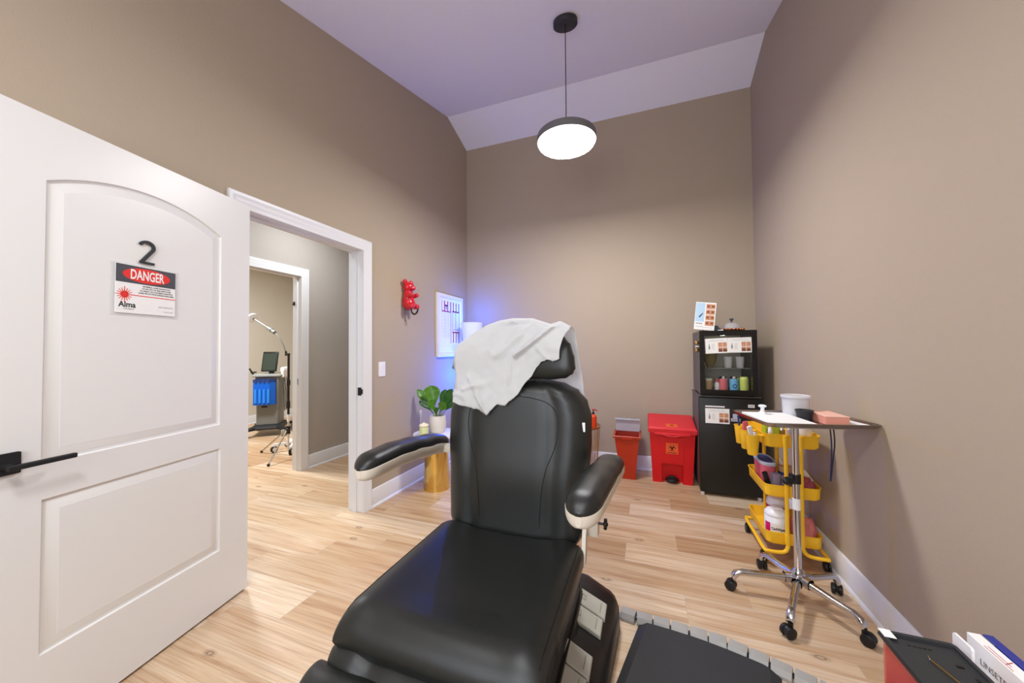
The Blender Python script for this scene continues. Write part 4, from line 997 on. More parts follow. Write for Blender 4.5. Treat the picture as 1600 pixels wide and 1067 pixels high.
# contents of the drinks fridge
can = [(0, 0), (0.028, 0), (0.031, 0.004), (0.0335, 0.012), (0.0335, 0.104), (0.024, 0.118)]
for i, (x, m, l) in enumerate(((0.628, 'can_red', 'red drinks can in the glass door fridge'), (0.708, 'can_blue', 'light blue drinks can in the glass door fridge'), (0.782, 'can_lime', 'lime green drinks can in the glass door fridge'))):
    t = thing('drinks_can', l, 'can', (x, 3.52, uz0+0.021), 0, 'cans in the glass door fridge')
    b = B(); b.lathe(can[:5]+[(0, 0.104)], n=28); b.obj('body', m, t)
    b = B(); b.lathe([(0, 0.1045), (0.0335, 0.1045), (0.028, 0.118), (0.027, 0.122), (0.025, 0.120), (0, 0.120)], n=28); b.obj('rim', 'chrome' if i < 2 else 'can_lime', t)
    if i == 1:
        b = B(); b.tube([(0.0338*math.cos(a), 0.0338*math.sin(a), 0.045+0.014*math.sin(k)) for k, a in [(R(q_*30), R(-90)+0.45*math.cos(R(q_*30))) for q_ in range(12)]], 0.003, 6, loop=True); b.obj('printed_ring', 'navy', t)
bottle('small_bottle', 'card_white', 0.578, 3.51, uz0+0.021, [(0, 0), (0.017, 0), (0.019, 0.003), (0.019, 0.06), (0.010, 0.075), (0, 0.075)], 'small white bottle with rose cap beside the red can', 'bottle', cap=([(0, 0.0755), (0.011, 0.0755), (0.011, 0.1), (0, 0.1)], 'rose'))
bottle('glass_jar', 'tan', 0.515, 3.52, uz0+0.021, [(0, 0), (0.028, 0), (0.030, 0.004), (0.030, 0.085), (0, 0.085)], 'tan jar with pale lid at the left of the lower fridge shelf', 'jar', cap=([(0, 0.0855), (0.031, 0.0855), (0.031, 0.104), (0, 0.104)], 'cream'))
for x, l in ((0.667, 'left of two clear tumblers on the upper fridge shelf'), (0.756, 'right of two clear tumblers on the upper fridge shelf')):
    b = B(); n = 10; secs = []
    for r_, z in ((0.001, 0), (0.024, 0), (0.026, 0.004), (0.031, 0.095), (0.029, 0.095), (0.024, 0.014), (0.001, 0.012)): secs.append([(r_*(1+0.03*(k % 2))*math.cos(2*math.pi*k/20), r_*(1+0.03*(k % 2))*math.sin(2*math.pi*k/20), z) for k in range(20)])
    b.loft(secs, closed=True); tag(b.obj('tumbler', 'cut_glass', loc=(x, 3.52, 1.0845), sharp=20), l, 'glass', 'tumblers in the glass door fridge')
t = thing('glass_bowl', 'ribbed amber glass bowl on the upper left fridge shelf', 'bowl', (0.535, 3.54, 1.0845))
b = B(); secs = []
for r_, z in ((0.001, 0), (0.02, 0), (0.024, 0.004), (0.045, 0.06), (0.055, 0.12), (0.052, 0.12), (0.042, 0.06), (0.02, 0.012), (0.001, 0.010)): secs.append([(r_*(1+0.04*(k % 2))*math.cos(2*math.pi*k/40), r_*(1+0.04*(k % 2))*math.sin(2*math.pi*k/40), z) for k in range(40)])
b.loft(secs, closed=True); b.obj('bowl', mat('amber_glass', '8f7f55', 0.1, alpha=0.6), t)
point('added_fridge_light', (0.645, 3.60, 1.355), 0.5, (1.0, 0.97, 0.9), 0.02)  # light added inside the fridge to brighten its contents
# placards
def placard(name, x, y, z, w, h, rz, label, fac=-1):
    t = thing(name, label, 'placard', (x, y, z)); f = lambda u, v, d: (u*math.cos(rz)-v*math.sin(rz), -d, u*math.sin(rz)+v*math.cos(rz))
    b = B(); b.prism([(-w/2, -h/2), (w/2, -h/2), (w/2, h/2), (-w/2, h/2)], f, 0.0005, 0.0016); b.obj('sheet', 'card_white', t)
    b = B(); g = 0.002
    for i in range(2):
        for j in range(2):
            cx, cz = w*(0.17+0.20*i), h*(-0.27+0.33*j)
            b.prism([(cx-w*0.09, cz-h*0.145), (cx+w*0.09, cz-h*0.145), (cx+w*0.09, cz+h*0.145), (cx-w*0.09, cz+h*0.145)], f, 0.0017, 0.0019)
    b.obj('photo_block', 'photo_skin', t)
    b = B()
    for i in range(2):
        cx = w*(0.17+0.20*i); cz = h*(-0.27)
        b.prism([(cx-w*0.09, cz-h*0.145), (cx+w*0.09, cz-h*0.145), (cx+w*0.09, cz+h*0.02), (cx-w*0.09, cz+h*0.06)], f, 0.002, 0.0021)
    b.obj('photo_lower_part', 'photo_dark', t)  # darker printed lower part of the bottom pictures
    b = B()
    b.prism([(-w*0.36, -h*0.22), (-w*0.29, -h*0.22), (-w*0.29, -h*0.02), (-w*0.31, h*0.02), (-w*0.31, h*0.14), (-w*0.34, h*0.14), (-w*0.34, h*0.02), (-w*0.36, -h*0.02)], f, 0.0017, 0.0019); b.obj('bottle_picture', 'ink_grey', t)
    b = B()
    for i in range(9):
        ww = w*(0.075 if i % 3 else 0.05); z0 = h*(0.12-0.045*i)
        b.prism([(-w*0.15-ww, z0), (-w*0.15+ww, z0), (-w*0.15+ww, z0+h*0.012), (-w*0.15-ww, z0+h*0.012)], f, 0.0017, 0.0018)
    for z0, ww in ((0.38, 0.30), (0.30, 0.38)): b.prism([(-w*ww, h*z0), (w*ww, h*z0), (w*ww, h*z0+h*0.018), (-w*ww, h*z0+h*0.018)], f, 0.0017, 0.0018)
    b.obj('text_lines', 'ink_soft', t); return t
placard('placard', 0.564, 3.4115, 1.274, 0.166, 0.126, R(2.5), 'left of two printed placards on the glass fridge door')
placard('placard', 0.732, 3.4112, 1.279, 0.170, 0.124, R(1.0), 'right of two printed placards on the glass fridge door')
placard('placard', 0.566, 3.4465, 0.680, 0.180, 0.126, R(0), 'printed placard on the lower solid fridge door')
b = B(); b.bb(0.477, 0.622, 3.4445, 3.4465, 0.753, 0.765); tag(b.obj('label_strip', 'card_white'), 'thin white strip above the placard on the lower fridge', 'strip')
t = thing('name_label', 'small white sticker at the top right of the lower fridge door', 'sticker', (0.814, 3.4469, 0.774))
b = B(); b.bb(-0.023, 0.023, -0.0014, 0.0, -0.0125, 0.0125); b.obj('sticker', 'card_white', t)
b = B(); b.bb(-0.015, 0.015, -0.0019, -0.0015, -0.004, 0.004); b.obj('print', 'ink_soft', t)
t = thing('info_sticker', 'pale lilac sticker with grey print beside the lower fridge placard', 'sticker', (0.700, 3.4469, 0.672))
b = B(); b.bb(-0.034, 0.034, -0.0014, 0.0, -0.030, -0.005); b.bb(-0.020, 0.020, -0.0016, -0.0002, -0.005, 0.032); b.obj('sticker', mat('lilac', 'b9b8cc', 0.6), t)
b = B()
for i in range(3): b.bb(-0.026+0.019*i, -0.012+0.019*i, -0.0021, -0.0016, -0.022, -0.012)
b.obj('print', 'ink_grey', t)
# on top of the drinks fridge
t = thing('flyer_card', 'tilted white card with four eye photos on the left of the fridge top', 'card', (0.474, 3.43, 1.4015))
ct, st_ = math.cos(R(-7)), math.sin(R(-7))
f = lambda u, v, d: (u*ct-v*st_, v*0.17-d, u*st_+v*ct*0.98+0.010)
b = B(); b.prism([(-0.078, 0), (0.078, 0), (0.078, 0.245), (-0.078, 0.245)], f, 0, 0.002); b.obj('card', 'card_white', t)
b = B()
b.prism([(-0.074, 0.07), (-0.005, 0.07), (-0.005, 0.238), (-0.074, 0.238)], f, 0.0021, 0.0024); b.obj('blue_panel', 'card_blue', t)
for i in range(4):
    b = B(); z0 = 0.188-0.050*i
    b.prism([(0.004, z0), (0.071, z0), (0.071, z0+0.043), (0.004, z0+0.043)], f, 0.0021, 0.0024); ph = b.obj('eye_photo', 'photo_skin', t)
    b = B()
    for cx in (0.020, 0.055): b.prism([(cx+0.011*math.cos(R(a)), z0+0.023+0.009*math.sin(R(a))) for a in range(0, 360, 30)], f, 0.0025, 0.0027)
    b.obj('eyes', 'photo_dark', ph)
b = B(); b.prism([(-0.050, 0.115), (-0.040, 0.105), (-0.016, 0.145), (-0.022, 0.15), (-0.028, 0.14), (-0.034, 0.135)], f, 0.0025, 0.0027)
for i in range(4): b.prism([(-0.066+0.013*i, 0.050), (-0.057+0.013*i, 0.050), (-0.057+0.013*i, 0.058), (-0.066+0.013*i, 0.058)], f, 0.0025, 0.0027)
b.prism([(-0.068, 0.022), (0.06, 0.022), (0.06, 0.0235), (-0.068, 0.0235)], f, 0.0021, 0.0024); b.prism([(-0.068, 0.030), (-0.01, 0.030), (-0.01, 0.0315), (-0.068, 0.0315)], f, 0.0021, 0.0024)
b.obj('print', 'tape_grey', t)
b = B(); b.loft([[(-0.03, 0.02, 0.0), (0.03, 0.02, 0.0), (0.03, 0.09, 0), (-0.03, 0.09, 0)], [(-0.03, 0.02, 0.004), (0.03, 0.02, 0.004), (0.03, 0.09, 0.004), (-0.03, 0.09, 0.004)]]); b.tube([(0, 0.05, 0.004), (0, 0.045, 0.13)], 0.004, 8); b.obj('easel', 'black_plastic', t)
t = thing('tape_dispenser', 'small grey tape dispenser on the fridge top beside the flyer card', 'dispenser', (0.588, 3.50, 1.4005), R(-20))
b = B(); b.prism([(-0.04, 0), (0.045, 0), (0.05, 0.012), (0.02, 0.02), (0.0, 0.048), (-0.03, 0.05), (-0.042, 0.03)], lambda u, v, d: (u, d, v), -0.012, 0.012); b.obj('body', 'tape_grey', t)
b = B(); b.bb(0.005, 0.045, -0.0135, -0.0125, 0.002, 0.012); b.obj('label', 'card_white', t)
tr = thing('copper_tray', 'round copper tray with a beaded rim on top of the glass door fridge', 'tray', (0.705, 3.55, 1.4005))
b = B(); b.lathe([(0, 0), (0.078, 0), (0.083, 0.004), (0.088, 0.018), (0.085, 0.018), (0.080, 0.006), (0, 0.004)], n=48)
for k in range(20): a = 2*math.pi*k/20; b.ball((0.088*math.cos(a), 0.088*math.sin(a), 0.012), 0.0105, 12)
b.obj('dish', 'copper', tr)
cl = thing('glass_cloche', 'low clear glass dome with dark knob standing on the copper tray', 'cloche', (0.705, 3.55, 1.405))
b = B(); b.lathe([(0.066, 0.0), (0.067, 0.018), (0.060, 0.050), (0.040, 0.066), (0.012, 0.070), (0.010, 0.068), (0.038, 0.063), (0.057, 0.048), (0.064, 0.018), (0.063, 0.0), (0.066, 0.0)], n=40); b.obj('dome', 'glass', cl)
b = B(); b.lathe([(0, 0.0705), (0.008, 0.071), (0.007, 0.085), (0.016, 0.094), (0.017, 0.102), (0.008, 0.106), (0, 0.106)], n=24); b.obj('knob', 'smoke_glass' if False else 'tape_grey', cl)
# clips on the fridge side
for z, m, l in ((1.302, 'gold_bow', 'upper gold bow clip on the left side of the glass door fridge'), (1.238, 'gold_bow', 'lower gold bow clip on the left side of the glass door fridge')):
    t = thing('bow_clip', l, 'clip', (0.4369, 3.475, z), 0, 'gold bow clips on the fridge side')
    b = B()
    for s in (-1, 1): b.ball((-0.016, s*0.012, s*0.009), (0.012, 0.016, 0.010), 14, (0.5*s, 0, 0.3))
    b.ball((-0.013, 0, 0), 0.009, 12); b.obj('bow', m, t)
    b = B(); b.bb(-0.006, -0.0005, -0.01, 0.01, -0.012, 0.012, 0.002); b.obj('magnet', 'black_plastic', t)
b = B(); b.box((0.424, 3.475, 1.270), (0.024, 0.045, 0.010), 0.003); tag(b.obj('magnet_clip', 'white_plastic'), 'white clip between the two gold bows on the fridge side', 'clip')

# ------------------------------------------------------------------ red pedal bin
rb = thing('pedal_bin', 'bright red pedal bin with biohazard label left of the fridges', 'bin', (0.225, 3.78, 0))
b = B(); x0, x1 = 0.055, 0.397; cxb = 0.222
def ring(z, k, yf, yb): 
    hw = 0.171*k; return [(cxb-hw, yf, z), (cxb+hw, yf, z), (cxb+hw, yb, z), (cxb-hw, yb, z)]
wz = [(0.0, 1.0), (0.47, 1.13)]
W = lambda z: 0.170*(1+0.13*z/0.47)
YFr = lambda z: 3.645-0.055*z/0.47
prof = [(-1, 0), (-0.52, 0), (-0.52, 0.175), (-0.44, 0.185), (0.44, 0.185), (0.52, 0.175), (0.52, 0), (1, 0), (1, 0.495), (-1, 0.495)]
A = []
b.prism([(u, v) for u, v in prof], lambda u, v, d: (cxb+u*W(v), YFr(v)+d, v), 0.0, 0.05)
b.loft([[(cxb-W(z), YFr(z)+0.05, z), (cxb+W(z), YFr(z)+0.05, z), (cxb+W(z), 3.925, z), (cxb-W(z), 3.925, z)] for z in (0.0, 0.495)])
b.prism([(-0.50, 0.19), (0.50, 0.19), (0.52, 0.44), (-0.52, 0.44)], lambda u, v, d: (cxb+u*W(v), YFr(v)+d, v), -0.006, 0.001)
b.obj('body', 'red_plastic', rb, world=True, sharp=30)
b = B(); 
b.loft([[(cxb-0.203, 3.565, 0.478), (cxb+0.203, 3.565, 0.478), (cxb+0.203, 3.935, 0.52), (cxb-0.203, 3.935, 0.52)], [(cxb-0.206, 3.558, 0.515), (cxb+0.206, 3.558, 0.515), (cxb+0.206, 3.94, 0.575), (cxb-0.206, 3.94, 0.575)], [(cxb-0.196, 3.575, 0.532), (cxb+0.196, 3.575, 0.532), (cxb+0.196, 3.925, 0.592), (cxb-0.196, 3.925, 0.592)]])
b.bb(cxb-0.15, cxb+0.15, 3.556, 3.575, 0.462, 0.482, 0.004); b.obj('lid', mat('red_lid', 'dd2b34', 0.4), rb, world=True, sharp=30)
b = B(); b.tube([(cxb-0.17, 3.575, 0.479), (cxb-0.10, 3.562, 0.470), (cxb, 3.556, 0.452), (cxb+0.10, 3.562, 0.470), (cxb+0.17, 3.575, 0.479)], 0.006, 8, smooth=4); b.obj('bag_edge', mat('bag_red', 'e0303a', 0.2), rb, world=True)
b = B(); b.bb(cxb-0.088, cxb+0.088, 3.700, 3.704, 0.005, 0.175); b.obj('recess', 'red_deep', rb, world=True)
b = B(); b.lathe([(0, 0), (0.056, 0), (0.060, 0.006), (0.054, 0.018), (0, 0.022)], (cxb, 3.672, 0.022), 32); b.bb(cxb-0.03, cxb+0.03, 3.67, 3.698, 0.03, 0.06, 0.005); b.obj('pedal', 'black_plastic', rb, world=True)
for u, zc, s, vert in ((0.0, 0.335, 0.052, True), (0.0, None, 0.05, False)):
    if vert: f = lambda u, v, d: (cxb-0.002+u, YFr(0.335)-0.0075-d+0.117*(-v), 0.335+v)
    else: f = lambda u, v, d: (cxb+u, 3.62+v*0.98, 0.5405+v*0.171+d)
    b = B(); hh = s if vert else 0.035
    b.prism([(-s, -hh), (s, -hh), (s, hh), (-s, hh)], f, 0.0004, 0.0012); lb = b.obj('biohazard_label', 'orange_label', rb, world=True)
    b = B()
    k_ = 1.0 if vert else 0.62
    for a0 in (90, 210, 330):
        cx2, cy2 = 0.015*k_*math.cos(R(a0)), 0.015*k_*math.sin(R(a0))+0.004
        o = [(cx2+0.018*k_*math.cos(R(a0+t)), cy2+0.018*k_*math.sin(R(a0+t))) for t in range(28, 333, 16)]
        i_ = [(cx2+0.0035*k_*math.cos(R(a0))+0.0125*k_*math.cos(R(a0+t)), cy2+0.0035*k_*math.sin(R(a0))+0.0125*k_*math.sin(R(a0+t))) for t in range(332, 27, -16)]
        b.prism(o+i_, f, 0.0013, 0.0016)
    rr = [(0.011*k_*math.cos(R(t)), 0.004+0.011*k_*math.sin(R(t))) for t in range(0, 360, 20)]; ri = [(0.008*k_*math.cos(R(t)), 0.004+0.008*k_*math.sin(R(t))) for t in range(340, -1, -20)]
    b.prism(rr, f, 0.0013, 0.0016, holes=[ri])
    b.obj('biohazard_symbol', 'ink', lb, world=True)
    if vert:
        b = B(); b.text('BIOHAZARD', 0.016, lambda u, v, d: f(u, v-0.040, d), 0.0014, bold=0.0004, width=0.078, res=1); b.obj('lettering', 'ink', lb, world=True)

# ------------------------------------------------------------------ sharps container
sh = thing('sharps_container', 'tall narrow dark red sharps container with raised clear lid', 'sharps container', (-0.175, 3.71, 0))
b = B(); f = lambda z, g=0: [(-0.170-0.066*(1+0.78*z/0.41)+g, 3.625-0.045*z/0.41+g, z), (-0.170+0.066*(1+0.62*z/0.41)-g, 3.625-0.045*z/0.41+g, z), (-0.170+0.066*(1+0.62*z/0.41)-g, 3.815+0.03*z/0.41-g, z), (-0.170-0.066*(1+0.78*z/0.41)+g, 3.815+0.03*z/0.41-g, z)]
b.loft([f(0.001), f(0.41)], cap=False); b.bm.faces.new([b.bm.verts.new(p) for p in reversed(f(0.001))])
b.loft([f(0.40, -0.010), f(0.402, -0.014), f(0.418, -0.016), f(0.422, -0.012), f(0.418, 0.004), f(0.40, 0.006), f(0.36, 0.006)], cap=False, closed=True)
b.bm.faces.new([b.bm.verts.new(p) for p in f(0.34, 0.004)])
b.bb(-0.225, -0.125, 3.562, 3.572, 0.392, 0.402, 0.002); b.obj('body', 'sharps_red', sh, world=True, sharp=30)
b = B(); g = f(0.42); 
b.loft([[(-0.288, 3.80, 0.424), (-0.062, 3.80, 0.424), (-0.062, 3.845, 0.424), (-0.288, 3.845, 0.424)], [(-0.290, 3.795, 0.535), (-0.058, 3.795, 0.535), (-0.058, 3.84, 0.535), (-0.290, 3.84, 0.535)]])
b.bb(-0.295, -0.055, 3.775, 3.845, 0.535, 0.545, 0.003); b.obj('lid', 'lid_clear', sh, world=True)

# ------------------------------------------------------------------ gold wire table with bottle
gt = thing('wire_side_table', 'gold wire side table mostly hidden behind the treatment chair', 'side table', (-0.640, 3.58, 0))
b = B(); b.lathe([(0, 0.484), (0.215, 0.484), (0.222, 0.488), (0.222, 0.502), (0.216, 0.502), (0.214, 0.492), (0, 0.492)], n=48); b.obj('top', 'wire_gold', gt)
b = B()
for k in range(12):
    a0, a1 = 2*math.pi*k/12, 2*math.pi*(k+0.5)/12
    b.seg((0.215*math.cos(a0), 0.215*math.sin(a0), 0.486), (0.175*math.cos(a1), 0.175*math.sin(a1), 0.01), 0.0035, 8)
    b.seg((0.215*math.cos(a0), 0.215*math.sin(a0), 0.486), (0.175*math.cos(2*a0-a1), 0.175*math.sin(2*a0-a1), 0.01), 0.0035, 8)
b.tube([(0.175*math.cos(R(a)), 0.175*math.sin(R(a)), 0.006) for a in range(0, 360, 10)], 0.005, 8, loop=True); b.obj('wire_base', 'wire_gold', gt)
t = bottle('pump_bottle', 'orange_bottle', -0.485, 3.575, 0.4925, [(0, 0), (0.030, 0), (0.032, 0.004), (0.032, 0.10), (0.016, 0.118), (0.012, 0.122), (0, 0.122)], 'orange red pump bottle on the gold wire side table', 'bottle', cap=([(0, 0.1225), (0.013, 0.1225), (0.013, 0.140), (0.005, 0.142), (0.005, 0.165), (0, 0.165)], 'black_plastic'))
b = B(); b.tube([(-0.008, 0, 0.165), (0.012, -0.006, 0.168), (0.042, -0.02, 0.160)], 0.006, 8); b.obj('spout', 'red_dark', t)

# ------------------------------------------------------------------ white side table with plant
wt = thing('side_table', 'round white top side table on a gold drum base below the plant', 'side table', (-1.800, 2.835, 0))
b = B(); b.lathe([(0, 0.478), (0.200, 0.478), (0.208, 0.482), (0.210, 0.490), (0.208, 0.498), (0.200, 0.500), (0, 0.500)], n=56); b.obj('top', 'pot_white', wt)
b = B(); n = 24; secs = []
for r_, z in ((0.118, 0.0), (0.118, 0.006), (0.098, 0.477)): secs.append([(r_*math.cos(2*math.pi*k/72)*(1-0.012*(k % 3 == 0)), r_*math.sin(2*math.pi*k/72)*(1-0.012*(k % 3 == 0)), z) for k in range(72)])
b.loft(secs, closed=True); b.obj('base', 'brass', wt, sharp=20)
pt = thing('potted_plant', 'fiddle leaf plant in a ribbed white pot on the round side table', 'plant', (-1.805, 2.862, 0.5005))
b = B(); prof = [(0, 0), (0.060, 0), (0.066, 0.004)]
for k in range(15): prof.append((0.068+0.010*math.sin(math.pi*(k/16))+(0.0012 if k % 2 else -0.0012), 0.008+0.0095*k))
prof += [(0.071, 0.152), (0.068, 0.154), (0.063, 0.150), (0.060, 0.125), (0, 0.125)]
b.lathe(prof, n=48); b.obj('pot', 'pot_white', pt)
b = B(); b.lathe([(0, 0.126), (0.059, 0.126), (0.059, 0.136), (0, 0.140)], n=32); b.obj('soil', 'soil', pt)
def leaf(tip, base, width, bend, m, face):
    base, tip = Vector(base), Vector(tip); d = tip-base; L = d.length; mid = base+d*0.35+Vector((0, 0, bend*0.4))
    side = face.cross(d).normalized(); nrm = d.cross(side).normalized(); b = B()
    if nrm.dot(face) < 0: nrm = -nrm
    rows = []
    for i in range(19):
        t = i/18; p = base*(1-t)**2+(base+d*0.5+Vector((0, 0, bend)))*2*t*(1-t)+tip*t*t
        tt = max(0, (t-0.30)/0.70); w_ = width*(math.sin(math.pi*min(1, tt**1.15))**0.75)*(0.75+0.5*tt)*0.5 if t > 0.30 else 0.0025
        w_ = max(w_, 0.0025); row = []
        for j in range(-4, 5):
            s = j/4; row.append(p+side*(s*w_)+nrm*(0.16*w_*s*s*2+0.003*math.sin(t*30)*abs(s)-(0.0025 if j == 0 else 0)))
        rows.append(row)
    b.grid(rows); return b.obj('leaf', m, pt, sharp=80, solid=0.0012)
fv_ = Vector((0.55, -0.80, 0.25))
for tx, ty, tz, w_, bd, m, fx in ((-0.215, -0.01, 0.385, 0.075, 0.03, 'leaf', (0.5, -0.7, 0.5)), (-0.085, 0.0, 0.425, 0.150, 0.05, 'leaf', (0.5, -0.85, 0.1)), (0.150, 0.01, 0.400, 0.085, 0.03, 'leaf_dark', (0.4, -0.8, 0.5)),
                              (0.115, -0.06, 0.285, 0.085, 0.04, 'leaf', (0.5, -0.7, 0.6)), (0.02, -0.07, 0.235, 0.06, 0.03, 'leaf', (0.5, -0.7, 0.7)), (-0.165, -0.05, 0.285, 0.070, 0.04, 'leaf_dark', (0.5, -0.7, 0.6)), (0.03, 0.09, 0.385, 0.07, 0.02, 'leaf_dark', (0.5, -0.8, 0.3)), (-0.06, -0.06, 0.30, 0.065, 0.03, 'leaf', (0.5, -0.7, 0.5)), (0.16, 0.09, 0.30, 0.08, 0.03, 'leaf_dark', (0.4, -0.8, 0.5)), (-0.13, 0.06, 0.33, 0.07, 0.03, 'leaf_dark', (0.5, -0.8, 0.4))):
    leaf((tx, ty, tz), (tx*0.12, ty*0.12, 0.135), w_, bd, m, Vector(fx))
cj = thing('candle_jar', 'pale green lidded jar at the front edge of the round side table', 'jar', (-1.838, 2.690, 0.5005))
b = B(); b.lathe([(0, 0), (0.036, 0), (0.039, 0.004), (0.039, 0.075), (0.034, 0.084), (0, 0.085)], n=32); b.obj('jar', 'candle', cj)
b = B(); b.lathe([(0, 0.0855), (0.040, 0.0855), (0.042, 0.090), (0.040, 0.098), (0.022, 0.108), (0.006, 0.113), (0.006, 0.120), (0, 0.121)], n=32); b.obj('lid', 'cream', cj)
b = B(); b.lathe([(0, 0), (0.022, 0), (0.022, 0.003), (0.004, 0.008), (0.004, 0.17), (0.011, 0.185), (0.013, 0.20), (0.011, 0.212), (0, 0.213)], (-1.918, 2.758, 0.5005), 20)
tag(b.obj('bud_vase', 'glass'), 'slender clear glass bud vase behind the pale green jar', 'vase')

# ------------------------------------------------------------------ blue corner lamp
bl = thing('floor_lamp', 'pale tapered lamp with blue light in the corner behind the chair', 'floor lamp', (-1.872, 3.70, 0))
b = B(); b.lathe([(0, 0), (0.12, 0), (0.125, 0.006), (0.12, 0.018), (0.02, 0.026), (0, 0.026)], n=40); b.obj('base', 'white_plastic', bl)
b = B(); b.cyl((0, 0, 0.66), 0.011, 1.28, 16); b.obj('pole', 'white_plastic', bl)
b = B(); b.lathe([(0.082, 1.235), (0.128, 1.565), (0.125, 1.565), (0.079, 1.235), (0.082, 1.235)], n=48)
for a in (0, 120, 240): b.seg((0.010*math.cos(R(a)), 0.010*math.sin(R(a)), 1.29), (0.084*math.cos(R(a)), 0.084*math.sin(R(a)), 1.29), 0.002, 6)
b.obj('shade', 'blue_shade', bl)
b = B(); b.ball((0, 0, 1.345), 0.03, 16); b.obj('bulb', mat('blue_bulb', '4a78ff', 0.5, emit='3f6dff', estr=12), bl)
point('blue_glow_low', (-1.80, 3.60, 0.98), 36, (0.0, 0.10, 1.0), 0.06)  # point light added below the shade, spreads the blue glow
point('blue_glow_high', (-1.872, 3.70, 1.70), 9, (0.0, 0.10, 1.0), 0.05)  # point light added above the shade for the upper blue glow

# ------------------------------------------------------------------ framed chart on the wall
pf = thing('picture_frame', 'white framed chart with red stripes on the wall near the corner', 'picture', (XL, 3.535, 1.525))
FW, FH = 0.552, 0.690; f = lambda u, v, d: (d, u*FW-FW/2, FH/2-v*FH)
b = B(); b.prism(rrect(FW, FH, 0.003), lambda u, v, d: (d, u, v), 0.0005, 0.024, holes=[list(reversed(rrect(FW-0.075, FH-0.075, 0.001)))]); b.obj('frame', 'frame_white', pf)
b = B(); b.bb(0.002, 0.014, -FW/2+0.036, FW/2-0.036, -FH/2+0.036, FH/2-0.036); b.obj('print', 'print_white', pf)
def q4(b, u0, u1, v0, v1, d=0.0142): b.prism([(u0, v0), (u1, v0), (u1, v1), (u0, v1)], f, d, d+0.0006)
b = B()
for i, u in enumerate((0.165, 0.255, 0.375, 0.49, 0.60, 0.715, 0.83)): q4(b, u, u+(0.012 if i == 0 else 0.036), 0.105, 0.265)
q4(b, 0.165, 0.52, 0.262, 0.282); q4(b, 0.505, 0.522, 0.262, 0.785); q4(b, 0.575, 0.87, 0.245, 0.268); q4(b, 0.575, 0.592, 0.245, 0.605); q4(b, 0.855, 0.870, 0.245, 0.605); q4(b, 0.575, 0.87, 0.590, 0.610)
for u in (0.60, 0.715, 0.83): q4(b, u, u+0.032, 0.60, 0.775)
b.obj('red_stripes', 'print_red', pf)
b = B(); q4(b, 0.705, 0.722, 0.27, 0.59, 0.0144)
for u in (0.63, 0.76): q4(b, u, u+0.05, 0.545, 0.558, 0.0144)
q4(b, 0.29, 0.375, 0.165, 0.19, 0.015); q4(b, 0.32, 0.345, 0.19, 0.24, 0.015)
b.obj('dark_marks', 'ink', pf)
b = B()
for i in range(24):
    v = 0.305+0.0165*i
    for u0, u1 in ((0.17, 0.23), (0.25, 0.36), (0.38, 0.48)): q4(b, u0, u1-0.02*((i*7) % 3), v, v+0.003)
for i in range(10):
    v = 0.80+0.012*i; q4(b, 0.56, 0.85-0.03*(i % 3), v, v+0.0025)
for i in range(18):
    v = 0.285+0.0135*i; q4(b, 0.61, 0.69, v, v+0.0025); q4(b, 0.735, 0.84, v, v+0.0025)
b.obj('fine_print', 'ink_soft', pf)

# ------------------------------------------------------------------ red bear wall hook
bh = thing('bear_hook', 'glossy red bear-shaped wall hook with black hook above the light switch', 'wall hook', (XL, 2.735, 1.63))
b = B(); 
b.ball((0.040, 0, 0.085), (0.048, 0.055, 0.095), 28); b.ball((0.046, 0, 0.055), (0.056, 0.060, 0.058), 28); b.ball((0.04, 0, 0.14), (0.044, 0.05, 0.05), 24)
b.ball((0.044, 0, 0.205), (0.050, 0.056, 0.050), 28); b.ball((0.088, 0, 0.193), (0.026, 0.030, 0.024), 20); b.ball((0.112, 0, 0.198), 0.008, 12)
for s in (-1, 1):
    b.ball((0.036, s*0.044, 0.250), (0.020, 0.024, 0.025), 18); b.ball((0.076, s*0.044, 0.128), (0.026, 0.018, 0.022), 18, (0, 0.3, 0)); b.ball((0.102, s*0.040, 0.132), (0.021, 0.019, 0.020), 18)
    b.ball((0.082, s*0.038, 0.030), (0.032, 0.026, 0.028), 18); b.ball((0.108, s*0.040, 0.026), (0.018, 0.023, 0.025), 18)
o = b.obj('bear', 'bear_red', bh, sharp=80)
rm = o.modifiers.new('merge', 'REMESH'); rm.mode = 'VOXEL'; rm.voxel_size = 0.0028; rm.use_smooth_shade = True
sm = o.modifiers.new('soften', 'SMOOTH'); sm.iterations = 6; sm.factor = 0.5
b = B(); b.bb(0.001, 0.012, -0.030, 0.030, 0.0, 0.20, 0.004); b.obj('back_plate', 'grey_plastic', bh)
b = B(); b.tube([(0.070, 0, 0.015), (0.072, 0, -0.010), (0.082, 0, -0.034), (0.104, 0, -0.045), (0.128, 0, -0.034), (0.140, 0, -0.010), (0.140, 0, 0.008)], 0.0075, 12, smooth=5); b.obj('hook', 'black_plastic', bh)
b = B(); b.bb(0.002, 0.006, -0.004, 0.004, -0.11, 0.0, 0.001); b.obj('mount_strip', 'grey_plastic', bh)
